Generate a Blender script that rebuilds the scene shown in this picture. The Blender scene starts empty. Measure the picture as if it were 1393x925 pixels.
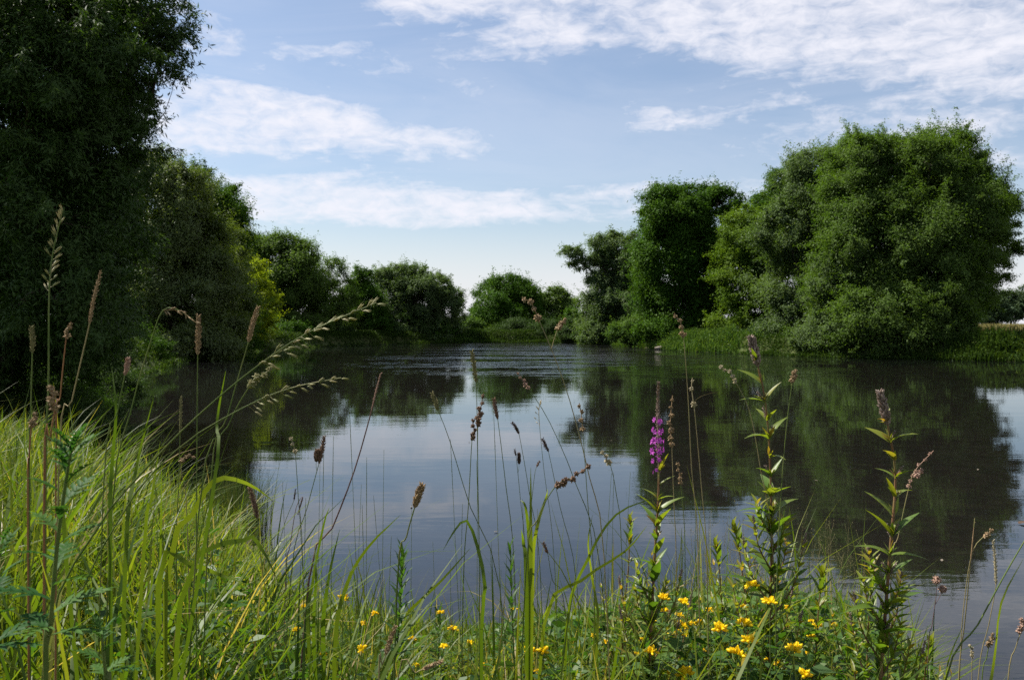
import bpy, math, random
import numpy as np
from mathutils import Vector

rng = np.random.default_rng(7)
random.seed(7)
scene = bpy.context.scene
col = scene.collection
PI = math.pi

# ------------------------------------------------------------------ camera geometry
F, CX, CY, HOR = 1185.0, 696.5, 462.5, 441.0
EYE = 2.2
PITCH = math.atan((CY - HOR) / F)

def at(px, py, Y):
    """point of the place seen at (px, py) in the photograph, Y metres ahead"""
    u, v = (px - CX) / F, (CY - py) / F
    dy = math.cos(PITCH) + v * math.sin(PITCH)
    dz = -math.sin(PITCH) + v * math.cos(PITCH)
    s = Y / dy
    return Vector((u * s, Y, EYE + dz * s))

# ------------------------------------------------------------------ river outline and terrain
SHORE = np.array([(250, 28), (100, 38), (45, 46), (30, 51), (21.7, 56.7), (19, 62), (15, 70), (13.3, 77), (11, 92),
                  (9, 101), (4, 106), (-7, 103), (-13, 97), (-18, 88), (-21, 75), (-21, 62), (-20, 52), (-17, 40),
                  (-14.5, 27), (-11.5, 19), (-8.8, 14.6), (-6.3, 12), (-4.4, 10.9), (-3.4, 9.8), (-2.7, 8.8), (-2.0, 7.4), (-1.1, 6.3),
                  (0, 5.6), (1, 5.25), (1.9, 4.8), (2.4, 4.3), (3.0, 3.6), (5, 2.3), (8, 0.5), (30, -14), (250, -40)], float)

def shore_dist(x, y):
    """signed distance to the waterline, positive on land"""
    x = np.asarray(x, float); y = np.asarray(y, float)
    d2 = np.full(x.shape, 1e18); inside = np.zeros(x.shape, bool)
    n = len(SHORE)
    for i in range(n):
        ax, ay = SHORE[i]; bx, by = SHORE[(i + 1) % n]
        ex, ey = bx - ax, by - ay
        t = np.clip(((x - ax) * ex + (y - ay) * ey) / (ex * ex + ey * ey), 0, 1)
        d2 = np.minimum(d2, (x - ax - t * ex) ** 2 + (y - ay - t * ey) ** 2)
        c = ((ay > y) != (by > y)) & (x < ex * (y - ay) / (ey if ey else 1e-9) + ax)
        inside ^= c
    return np.where(inside, -1, 1) * np.sqrt(d2)

def sstep(a, b, x):
    t = np.clip((x - a) / (b - a), 0, 1)
    return t * t * (3 - 2 * t)

def ground_z(x, y):
    x = np.asarray(x, float); y = np.asarray(y, float)
    wob = 0.16 * np.sin(x * 1.3 + 0.7 * np.sin(y * 1.1)) + 0.12 * np.sin(y * 2.1 + x * 0.6)
    wob = wob * np.clip((26 - y) / 10, 0.15, 1)
    d = shore_dist(x, y) + wob * 0.6
    near = np.clip((14 - y) / 6, 0, 1)
    w = 1.2 + 1.8 * near
    top = 1.25 - 0.15 * near
    q = np.clip(d / w, 0, 1); land = top * (1.6 * q - .6 * q * q) + 0.04 * np.sin(x * 2.3 + y) * np.sin(y * 1.9 - x) * np.clip(d, 0, 1)
    bed = -0.35 * sstep(0, 1.6, -d) - 1.3 * sstep(1.0, 9, -d)
    return np.where(d > 0, land, bed)

def gz(x, y):
    return float(ground_z(np.array([x]), np.array([y]))[0])

# ------------------------------------------------------------------ materials
def nt(name):
    m = bpy.data.materials.new(name); m.use_nodes = True
    t = m.node_tree; t.nodes.clear()
    return m, t, t.nodes, t.links

def ramp(n, stops):
    r = n.new('ShaderNodeValToRGB')
    while len(r.color_ramp.elements) < len(stops):
        r.color_ramp.elements.new(0.5)
    for e, (p, c) in zip(r.color_ramp.elements, stops):
        e.position = p; e.color = (*c, 1)
    return r

def leaf_mat(name, cols, trans=0.45, tgain=(1.5, 1.5, 0.6), rough=0.5, spec=0.06, back=None):
    """leaf: natural colour spread through a per-leaf random value, thin and translucent"""
    m, t, n, l = nt(name)
    a = n.new('ShaderNodeAttribute'); a.attribute_name = 'tint'
    r = ramp(n, [(i / (len(cols) - 1), c) for i, c in enumerate(cols)])
    l.new(a.outputs['Fac'], r.inputs[0])
    src = r.outputs[0]
    if back:
        g = n.new('ShaderNodeNewGeometry'); mx = n.new('ShaderNodeMix'); mx.data_type = 'RGBA'
        l.new(g.outputs['Backfacing'], mx.inputs[0]); l.new(src, mx.inputs[6]); mx.inputs[7].default_value = (*back, 1)
        src = mx.outputs[2]
    p = n.new('ShaderNodeBsdfPrincipled'); p.inputs['Roughness'].default_value = rough
    p.inputs['Specular IOR Level'].default_value = spec
    l.new(src, p.inputs['Base Color'])
    tr = n.new('ShaderNodeBsdfTranslucent')
    mul = n.new('ShaderNodeMix'); mul.data_type = 'RGBA'; mul.blend_type = 'MULTIPLY'; mul.inputs[0].default_value = 1
    l.new(src, mul.inputs[6]); mul.inputs[7].default_value = (*tgain, 1)
    l.new(mul.outputs[2], tr.inputs[0])
    ms = n.new('ShaderNodeMixShader'); ms.inputs[0].default_value = trans
    l.new(p.outputs[0], ms.inputs[1]); l.new(tr.outputs[0], ms.inputs[2])
    o = n.new('ShaderNodeOutputMaterial'); l.new(ms.outputs[0], o.inputs[0])
    return m

def noise_mat(name, cols, scale=8, rough=0.8, bump=0.3, detail=6, stretch=(1, 1, 1), spec=0.2, trans=0):
    m, t, n, l = nt(name)
    tc = n.new('ShaderNodeTexCoord'); mp = n.new('ShaderNodeMapping'); mp.inputs['Scale'].default_value = stretch
    l.new(tc.outputs['Object'], mp.inputs[0])
    no = n.new('ShaderNodeTexNoise'); no.inputs['Scale'].default_value = scale; no.inputs['Detail'].default_value = detail
    l.new(mp.outputs[0], no.inputs['Vector'])
    r = ramp(n, [(0.3 + 0.4 * i / max(1, len(cols) - 1), c) for i, c in enumerate(cols)])
    l.new(no.outputs[0], r.inputs[0])
    p = n.new('ShaderNodeBsdfPrincipled'); p.inputs['Roughness'].default_value = rough
    p.inputs['Specular IOR Level'].default_value = spec
    l.new(r.outputs[0], p.inputs['Base Color'])
    if bump:
        b = n.new('ShaderNodeBump'); b.inputs['Strength'].default_value = bump; b.inputs['Distance'].default_value = 0.02
        l.new(no.outputs[0], b.inputs['Height']); l.new(b.outputs[0], p.inputs['Normal'])
    o = n.new('ShaderNodeOutputMaterial')
    if trans:
        tr = n.new('ShaderNodeBsdfTranslucent'); l.new(r.outputs[0], tr.inputs[0])
        ms = n.new('ShaderNodeMixShader'); ms.inputs[0].default_value = trans
        l.new(p.outputs[0], ms.inputs[1]); l.new(tr.outputs[0], ms.inputs[2]); l.new(ms.outputs[0], o.inputs[0])
    else:
        l.new(p.outputs[0], o.inputs[0])
    return m

M = {}
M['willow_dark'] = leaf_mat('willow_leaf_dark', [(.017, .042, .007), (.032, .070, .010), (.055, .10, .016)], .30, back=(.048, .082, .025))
M['willow_olive'] = leaf_mat('willow_leaf_olive', [(.050, .082, .010), (.085, .130, .016), (.13, .175, .026)], .35, back=(.11, .145, .055), spec=.14)
M['willow_grey'] = leaf_mat('willow_leaf_grey', [(.042, .086, .015), (.070, .126, .022), (.104, .162, .034)], .35, back=(.095, .14, .055), spec=.08)
M['willow'] = leaf_mat('willow_leaf', [(.038, .084, .009), (.066, .128, .013), (.10, .168, .020)], .36, back=(.078, .125, .030))
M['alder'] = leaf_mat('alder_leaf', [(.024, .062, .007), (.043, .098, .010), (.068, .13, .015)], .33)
M['maple'] = leaf_mat('maple_leaf', [(.048, .095, .010), (.08, .140, .014), (.115, .175, .022)], .38)
M['yellow_leaf'] = leaf_mat('yellow_leaf', [(.13, .19, .010), (.20, .26, .014), (.26, .32, .02)], .45)
M['bush'] = leaf_mat('bush_leaf', [(.035, .075, .014), (.06, .115, .02), (.09, .15, .03)], .40)
M['far'] = leaf_mat('hazed_far_leaf', [(.045, .075, .035), (.06, .095, .045), (.08, .115, .055)], .30)  # distance haze put into the leaf colour: greyer and bluer than near leaves
M['bark'] = noise_mat('bark', [(.035, .028, .02), (.075, .06, .045), (.11, .095, .075)], 7, .9, .8, stretch=(3, 3, .5))
M['grass'] = leaf_mat('grass_blade', [(.032, .066, .007), (.068, .112, .011), (.120, .155, .016), (.19, .190, .03), (.30, .23, .10)], .48, (1.6, 1.6, .5), .45, .2)
M['grass_bank_shade'] = leaf_mat('shade_toned_bank_blade', [(.018, .040, .007), (.032, .062, .009), (.055, .085, .014)], .35, spec=.05)  # darkened bank growth: the shade under the trees is put into the colour
M['herb'] = leaf_mat('herb_leaf', [(.022, .065, .012), (.045, .10, .016), (.08, .14, .022)], .42, (1.5, 1.6, .5), .5, .3)
M['meadow'] = leaf_mat('meadow_straw', [(.16, .15, .05), (.25, .21, .08), (.33, .27, .12)], .35, (1, 1, .8), .7, .1)
M['bank_herb'] = leaf_mat('bank_herb_leaf', [(.03, .07, .014), (.06, .115, .02), (.11, .16, .03)], .38)
M['rush'] = leaf_mat('rush_blade', [(.03, .055, .016), (.05, .08, .02), (.10, .10, .04)], .2, rough=.5)
M['mugwort'] = leaf_mat('mugwort_leaf', [(.022, .07, .016), (.04, .10, .02), (.065, .13, .03)], .35, spec=.05)
M['loosestrife'] = leaf_mat('loosestrife_leaf', [(.045, .10, .014), (.085, .15, .018), (.16, .19, .022), (.24, .15, .03)], .45, (1.6, 1.6, .5), .42, .4)
M['red_stem'] = noise_mat('reddish_stem', [(.10, .05, .025), (.16, .085, .04), (.14, .13, .04)], 30, .55, .1)
M['green_stem'] = noise_mat('green_stem', [(.06, .10, .02), (.10, .14, .03), (.15, .16, .05)], 12, .5, 0, trans=.15)
M['straw_stem'] = noise_mat('straw_stem', [(.16, .14, .06), (.26, .21, .10), (.20, .20, .07)], 12, .55, 0, trans=.15)
M['rust_stem'] = noise_mat('rust_stem', [(.18, .075, .03), (.28, .14, .06)], 12, .55, 0, trans=.1)
M['purple_stem'] = noise_mat('purplish_stem', [(.10, .055, .05), (.17, .10, .08)], 12, .55, 0, trans=.1)
M['oat_head'] = leaf_mat('oat_spikelet', [(.20, .22, .09), (.33, .31, .15), (.45, .40, .24)], .45, (1, 1, .8), .5, .3)
M['tan_head'] = leaf_mat('tan_seed_head', [(.20, .13, .07), (.32, .22, .12), (.42, .32, .20)], .25, (1, 1, .8), .7, .15)
M['brown_head'] = leaf_mat('brown_seed_head', [(.09, .055, .035), (.17, .10, .065), (.27, .18, .12)], .2, (1, 1, .8), .7, .15)
M['pale_head'] = leaf_mat('pale_seed_head', [(.30, .25, .14), (.42, .36, .23), (.55, .49, .36)], .3, (1, 1, .8), .7, .15)
M['pink_head'] = leaf_mat('pink_seed_head', [(.26, .15, .11), (.38, .24, .18), (.46, .33, .26)], .25, (1, 1, .8), .7, .15)
M['dark_head'] = leaf_mat('dark_seed_head', [(.045, .03, .025), (.08, .055, .045), (.13, .09, .07)], .1, (1, 1, .8), .8, .1)
M['greenish_head'] = leaf_mat('greenish_seed_head', [(.12, .12, .045), (.20, .18, .08), (.28, .24, .12)], .25, (1, 1, .8), .7, .15)
M['bud'] = leaf_mat('loosestrife_bud', [(.16, .12, .09), (.25, .18, .15), (.36, .29, .25)], .2, (1, 1, .8), .75, .1)
M['magenta'] = leaf_mat('magenta_petal', [(.36, .04, .34), (.48, .075, .45), (.58, .15, .54)], .35, (1.2, 1.2, 1.2), .55, .2)
M['yellow'] = leaf_mat('yellow_petal', [(.76, .50, .006), (.84, .62, .008), (.86, .70, .02)], .3, (1.05, 1.05, .6), .5, .25)
M['wood'] = noise_mat('weathered_wood', [(.09, .075, .055), (.17, .145, .115), (.23, .20, .165)], 5, .85, .5, stretch=(.4, 3, 3))
M['dead_leaf'] = noise_mat('dead_leaf', [(.05, .03, .02), (.09, .06, .04)], 20, .8, .2)

def ground_material():
    m, t, n, l = nt('ground_soil_and_turf')
    tc = n.new('ShaderNodeTexCoord')
    n1 = n.new('ShaderNodeTexNoise'); n1.inputs['Scale'].default_value = 1.1; n1.inputs['Detail'].default_value = 8
    n2 = n.new('ShaderNodeTexNoise'); n2.inputs['Scale'].default_value = 28; n2.inputs['Detail'].default_value = 8
    for q in (n1, n2): l.new(tc.outputs['Object'], q.inputs['Vector'])
    turf = ramp(n, [(.3, (.03, .045, .012)), (.5, (.05, .068, .018)), (.62, (.075, .075, .028)), (.75, (.08, .062, .038))])
    ad = n.new('ShaderNodeMath'); ad.operation = 'MULTIPLY_ADD'; ad.inputs[1].default_value = .5
    l.new(n2.outputs[0], ad.inputs[0])
    hf = n.new('ShaderNodeMath'); hf.operation = 'MULTIPLY'; hf.inputs[1].default_value = .5
    l.new(n1.outputs[0], hf.inputs[0]); l.new(hf.outputs[0], ad.inputs[2]); l.new(ad.outputs[0], turf.inputs[0])
    # river bed: gravel and mud
    vo = n.new('ShaderNodeTexVoronoi'); vo.inputs['Scale'].default_value = 13
    n3 = n.new('ShaderNodeTexNoise'); n3.inputs['Scale'].default_value = 2.2; n3.inputs['Detail'].default_value = 6
    dm = n.new('ShaderNodeMixRGB') if False else None
    l.new(tc.outputs['Object'], n3.inputs['Vector'])
    wv = n.new('ShaderNodeVectorMath'); wv.operation = 'ADD'
    sc = n.new('ShaderNodeVectorMath'); sc.operation = 'SCALE'; sc.inputs[3].default_value = .12
    l.new(n3.outputs['Color'], sc.inputs[0]); l.new(tc.outputs['Object'], wv.inputs[0]); l.new(sc.outputs[0], wv.inputs[1])
    l.new(wv.outputs[0], vo.inputs['Vector'])
    stones = n.new('ShaderNodeMix'); stones.data_type = 'RGBA'
    st = ramp(n, [(.0, (.06, .045, .035)), (.4, (.11, .08, .065)), (.75, (.16, .125, .10)), (1., (.22, .18, .15))])
    sep = n.new('ShaderNodeSeparateColor'); l.new(vo.outputs['Color'], sep.inputs[0]); l.new(sep.outputs[0], st.inputs[0])
    mud = ramp(n, [(.35, (.06, .045, .03)), (.65, (.12, .09, .06))]); l.new(n3.outputs[0], mud.inputs[0])
    sel = ramp(n, [(.45, (0, 0, 0)), (.6, (1, 1, 1))]); l.new(n3.outputs[0], sel.inputs[0])
    l.new(sel.outputs[0], stones.inputs[0]); l.new(mud.outputs[0], stones.inputs[6]); l.new(st.outputs[0], stones.inputs[7])
    g = n.new('ShaderNodeNewGeometry'); sx = n.new('ShaderNodeSeparateXYZ'); l.new(g.outputs['Position'], sx.inputs[0])
    mr = n.new('ShaderNodeMapRange'); mr.inputs[1].default_value = -.02; mr.inputs[2].default_value = .06
    l.new(sx.outputs[2], mr.inputs[0])
    mx = n.new('ShaderNodeMix'); mx.data_type = 'RGBA'
    l.new(mr.outputs[0], mx.inputs[0]); l.new(stones.outputs[2], mx.inputs[6]); l.new(turf.outputs[0], mx.inputs[7])
    p = n.new('ShaderNodeBsdfPrincipled'); p.inputs['Roughness'].default_value = .9; p.inputs['Specular IOR Level'].default_value = .15
    l.new(mx.outputs[2], p.inputs['Base Color'])
    b = n.new('ShaderNodeBump'); b.inputs['Strength'].default_value = .6; b.inputs['Distance'].default_value = .03
    l.new(n2.outputs[0], b.inputs['Height']); l.new(b.outputs[0], p.inputs['Normal'])
    o = n.new('ShaderNodeOutputMaterial'); l.new(p.outputs[0], o.inputs[0])
    return m

def water_material():
    m, t, n, l = nt('river_water')
    g = n.new('ShaderNodeNewGeometry')
    def noise(scale, stretch, detail=2, rough=.5):
        mp = n.new('ShaderNodeMapping'); mp.inputs['Scale'].default_value = stretch
        l.new(g.outputs['Position'], mp.inputs[0])
        q = n.new('ShaderNodeTexNoise'); q.inputs['Scale'].default_value = scale
        q.inputs['Detail'].default_value = detail; q.inputs['Roughness'].default_value = rough
        l.new(mp.outputs[0], q.inputs['Vector']); return q.outputs[0]
    def math_(op, a, b):
        q = n.new('ShaderNodeMath'); q.operation = op
        for i, v in enumerate((a, b)):
            if isinstance(v, (int, float)): q.inputs[i].default_value = v
            else: l.new(v, q.inputs[i])
        return q.outputs[0]
    pm = n.new('ShaderNodeMapRange'); pm.inputs[1].default_value = .38; pm.inputs[2].default_value = .66; pm.inputs[3].default_value = .22
    l.new(noise(.11, (.6, 1.8, 1), 3, .6), pm.inputs[0]); patch = pm.outputs[0]
    small = noise(2.6, (.55, 2.2, 1), 3)          # wavelets
    swell = noise(0.55, (.5, 1.6, 1), 2)          # slow swell
    fine = noise(11, (1.0, 1.6, 1), 2)
    # breeze patches: long streaks across the far reach
    streak = noise(0.085, (.8, 3.2, 1), 5, .68)
    sr = n.new('ShaderNodeMapRange'); sr.inputs[1].default_value = .49; sr.inputs[2].default_value = .58
    l.new(streak, sr.inputs[0])
    sx = n.new('ShaderNodeSeparateXYZ'); l.new(g.outputs['Position'], sx.inputs[0])
    yr = n.new('ShaderNodeMapRange'); yr.inputs[1].default_value = 34; yr.inputs[2].default_value = 60; l.new(sx.outputs[1], yr.inputs[0])
    # the reach exposed to the wind lies in mid river
    ax = math_('ABSOLUTE', math_('SUBTRACT', sx.outputs[0], 5.0), 0)
    xr = n.new('ShaderNodeMapRange'); xr.inputs[1].default_value = 17; xr.inputs[2].default_value = 7; l.new(ax, xr.inputs[0])
    breeze = math_('MULTIPLY', math_('MULTIPLY', sr.outputs[0], yr.outputs[0]), xr.outputs[0])
    h = math_('ADD', math_('MULTIPLY', math_('MULTIPLY', small, patch), 0.0016), math_('MULTIPLY', swell, 0.0035))
    h = math_('ADD', h, math_('MULTIPLY', fine, 0.00012))
    h = math_('ADD', h, math_('MULTIPLY', math_('MULTIPLY', noise(1.1, (1, 1.6, 1), 4), breeze), 0.11))
    b = n.new('ShaderNodeBump'); b.inputs['Strength'].default_value = 1; b.inputs['Distance'].default_value = 1
    l.new(h, b.inputs['Height'])
    gl = n.new('ShaderNodeBsdfGlossy'); l.new(math_('ADD', math_('MULTIPLY', breeze, .09), .012), gl.inputs['Roughness'])
    gl.inputs[0].default_value = (.91, .965, 1.0, 1)
    l.new(b.outputs[0], gl.inputs['Normal'])
    tr = n.new('ShaderNodeBsdfTransparent'); tr.inputs[0].default_value = (.62, .62, .55, 1)
    df = n.new('ShaderNodeBsdfDiffuse'); df.inputs[0].default_value = (.0075, .0075, .0075, 1)
    body = n.new('ShaderNodeMixShader'); body.inputs[0].default_value = .68
    l.new(tr.outputs[0], body.inputs[1]); l.new(df.outputs[0], body.inputs[2])
    fr = n.new('ShaderNodeFresnel'); fr.inputs[0].default_value = 1.38
    l.new(b.outputs[0], fr.inputs['Normal'])
    mx = n.new('ShaderNodeMixShader'); l.new(fr.outputs[0], mx.inputs[0])
    l.new(body.outputs[0], mx.inputs[1]); l.new(gl.outputs[0], mx.inputs[2])
    o = n.new('ShaderNodeOutputMaterial'); l.new(mx.outputs[0], o.inputs[0])
    return m

# ------------------------------------------------------------------ objects
def link(name, me, mat, parent=None):
    o = bpy.data.objects.new(name, me); col.objects.link(o)
    if mat: me.materials.append(mat)
    if parent: o.parent = parent
    return o

def tag(o, label=None, cat=None, group=None, kind=None):
    if label: o['label'] = label
    if cat: o['category'] = cat
    if group: o['group'] = group
    if kind: o['kind'] = kind
    return o

def thing(name, loc, label, cat, group=None):
    o = bpy.data.objects.new(name, None); col.objects.link(o); o.location = loc
    o.empty_display_size = .1
    return tag(o, label, cat, group)

def np_mesh(name, verts, quads, tint=None, smooth=False):
    """mesh out of numpy arrays, every face a quad; tint is one value per vertex"""
    me = bpy.data.meshes.new(name)
    nv, nf = len(verts), len(quads)
    me.vertices.add(nv); me.vertices.foreach_set('co', np.asarray(verts, np.float32).ravel())
    me.loops.add(nf * 4); me.loops.foreach_set('vertex_index', np.asarray(quads, np.int32).ravel())
    me.polygons.add(nf)
    me.polygons.foreach_set('loop_start', np.arange(0, nf * 4, 4, dtype=np.int32))
    me.polygons.foreach_set('loop_total', np.full(nf, 4, np.int32))
    if smooth: me.polygons.foreach_set('use_smooth', np.ones(nf, bool))
    if tint is not None:
        a = me.attributes.new('tint', 'FLOAT', 'POINT'); a.data.foreach_set('value', np.asarray(tint, np.float32))
    me.update(calc_edges=True)
    return me

def unit(v):
    return v / np.maximum(np.linalg.norm(v, axis=-1, keepdims=True), 1e-9)

def leaves_np(pos, nrm, tan, length, width, tint, bend=.15):
    """one folded rhombus-like leaf (two quads would cost double: one is enough) for every point"""
    nrm = unit(nrm); tan = unit(tan - nrm * np.sum(tan * nrm, 1, keepdims=True)); side = np.cross(nrm, tan)
    L = length[:, None]; W = width[:, None]
    b = pos; tip = pos + tan * L - nrm * L * bend
    m = pos + tan * L * .45 + nrm * L * .05
    v = np.stack([b, m + side * W * .5, tip, m - side * W * .5], 1).reshape(-1, 3)
    q = np.arange(len(v)).reshape(-1, 4)
    return v, q, np.repeat(tint, 4)

def blades_np(base, hgt, lean_dir, lean, width, tint, nseg=5, fold=0.0):
    """tapering curved blades: base (n,3), hgt length, lean how far the tip bends over"""
    n = len(base)
    t = np.linspace(0, 1, nseg + 1)[None, :, None]
    ld = np.stack([np.cos(lean_dir), np.sin(lean_dir), np.zeros(n)], 1)[:, None, :]
    Hh = hgt[:, None, None]; Le = lean[:, None, None]
    ang = Le * t ** 1.6
    # integrate the curve
    ts = np.linspace(0, 1, nseg + 1)
    dx = np.sin(Le * ts[None, :, None] ** 1.2 * 1.0); dz = np.cos(Le * ts[None, :, None] ** 1.2)
    cx = np.concatenate([np.zeros((n, 1, 1)), np.cumsum((dx[:, 1:] + dx[:, :-1]) / 2 / nseg, 1)], 1)
    cz = np.concatenate([np.zeros((n, 1, 1)), np.cumsum((dz[:, 1:] + dz[:, :-1]) / 2 / nseg, 1)], 1)
    c = base[:, None, :] + ld * cx * Hh + np.array([0, 0, 1.])[None, None, :] * cz * Hh
    sd = np.stack([-np.sin(lean_dir), np.cos(lean_dir), np.zeros(n)], 1)
    tw = rng.uniform(-.9, .9, n)
    sd = sd * np.cos(tw)[:, None] + ld[:, 0] * np.sin(tw)[:, None]
    w = width[:, None, None] * (np.minimum(1, .55 + 2 * t) * (1 - t ** 2.2) + .03) * .5
    a = c + sd[:, None, :] * w; b = c - sd[:, None, :] * w
    v = np.stack([a, b], 2).reshape(n, -1, 3)
    k = (nseg + 1) * 2
    q = np.array([[2 * i, 2 * i + 1, 2 * i + 3, 2 * i + 2] for i in range(nseg)])
    quads = (np.arange(n)[:, None, None] * k + q[None]).reshape(-1, 4)
    return v.reshape(-1, 3), quads, np.repeat(tint, k)

class MB:
    """collects tubes, leaves and spindles (quads only) into ONE mesh"""
    def __init__(s): s.v = []; s.q = []; s.t = []
    def add(s, v, q, t):
        o = sum(len(a) for a in s.v)
        s.v.append(np.asarray(v, float)); s.q.append(np.asarray(q, int) + o)
        s.t.append(np.broadcast_to(np.asarray(t, float), (len(v),)))
    def tube(s, pts, radii, sides=6, tint=.5):
        P = np.array([tuple(p) for p in pts], float); n = len(P)
        R = np.broadcast_to(np.asarray(radii, float), (n,))
        T = unit(np.gradient(P, axis=0))
        ref = np.array([0.31, 0.95, 0.02]) if abs(T[0][1]) < .9 else np.array([1., 0, 0])
        A = unit(ref - T * (T @ ref)[:, None]); B = np.cross(T, A)
        an = np.linspace(0, 2 * PI, sides, endpoint=False)
        v = P[:, None] + R[:, None, None] * (np.cos(an)[None, :, None] * A[:, None] + np.sin(an)[None, :, None] * B[:, None])
        q = []
        for i in range(n - 1):
            for j in range(sides):
                k = (j + 1) % sides
                q.append((i * sides + j, i * sides + k, (i + 1) * sides + k, (i + 1) * sides + j))
        s.add(v.reshape(-1, 3), q, tint)
    def spindle(s, a, b, r, sides=5, tint=.5, prof=(.25, .9, 1, .6, .08)):
        a = np.array(a, float); b = np.array(b, float)
        n = len(prof); pts = [a + (b - a) * i / (n - 1) for i in range(n)]
        s.tube(pts, [r * p for p in prof], sides, tint)
    def leaf(s, base, d, up, L, W, nseg=5, droop=.35, fold=.18, tint=.5, prof=None):
        """lanceolate leaf with a midrib fold"""
        base = np.array(base, float); d = unit(np.array(d, float)[None])[0]; up = np.array(up, float)
        side = unit(np.cross(d, up)[None])[0]; nr = np.cross(side, d)
        v = []; 
        for i in range(nseg + 1):
            t = i / nseg
            c = base + d * L * t - nr * L * droop * t * t
            w = W * .5 * (prof(t) if prof else (math.sin(PI * min(1, t * .93 + .06) ** .75) + .02))
            v += [c + side * w + nr * w * fold * 2, c, c - side * w + nr * w * fold * 2]
        q = []
        for i in range(nseg):
            o = i * 3
            q += [(o, o + 1, o + 4, o + 3), (o + 1, o + 2, o + 5, o + 4)]
        s.add(v, q, tint)
    def build(s, name, mat, parent=None, origin=None, smooth=True):
        v = np.concatenate(s.v)
        if origin is None and parent is not None: origin = parent.location
        if origin is not None: v = v - np.array(tuple(origin))
        me = np_mesh(name, v, np.concatenate(s.q), np.concatenate(s.t), smooth)
        return link(name, me, mat, parent)

def smooth_path(pts, n=14):
    """Catmull-Rom through the points"""
    P = [np.array(tuple(p), float) for p in pts]
    if len(P) == 2: return [P[0] + (P[1] - P[0]) * i / n for i in range(n + 1)]
    P = [2 * P[0] - P[1]] + P + [2 * P[-1] - P[-2]]
    out = []; seg = len(P) - 3; per = max(2, n // seg)
    for i in range(seg):
        a, b, c, d = P[i:i + 4]
        for k in range(per):
            t = k / per
            out.append(.5 * ((2 * b) + (c - a) * t + (2 * a - 5 * b + 4 * c - d) * t * t + (3 * b - a - 3 * c + d) * t ** 3))
    out.append(P[-2]); return out

# ------------------------------------------------------------------ ground, water
def axis(lo, hi, fine_lo, fine_hi, fine, mid_lo, mid_hi, mid):
    def run(x, end, far_at):
        out = []; st = fine; sg = 1 if end > x else -1
        while (end - x) * sg > 0:
            st = min(st * 1.06, mid) if (far_at - x) * sg > 0 else st * 1.2
            x += sg * st; out.append(x)
        return out
    c = list(np.arange(fine_lo, fine_hi + 1e-6, fine))
    return np.array(run(c[0], lo, mid_lo)[::-1] + c + run(c[-1], hi, mid_hi))

gx = axis(-3500, 3500, -6, 6, .16, -60, 90, .6); gy = axis(-900, 5000, 0, 13, .16, -20, 125, .6)
X, Y = np.meshgrid(gx, gy); Zg = ground_z(X.ravel(), Y.ravel())
nx, ny = len(gx), len(gy)
ii = (np.arange(ny - 1)[:, None] * nx + np.arange(nx - 1)[None]).ravel()
ground = link('ground', np_mesh('ground', np.stack([X.ravel(), Y.ravel(), Zg], 1), np.stack([ii, ii + 1, ii + 1 + nx, ii + nx], 1), smooth=True), ground_material())
tag(ground, kind='structure')
wv = [(-60, -60, 0), (260, -60, 0), (260, 125, 0), (-60, 125, 0)]
water = link('river_water', np_mesh('river_water', wv, [(0, 1, 2, 3)]), water_material()); tag(water, kind='structure')

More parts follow.
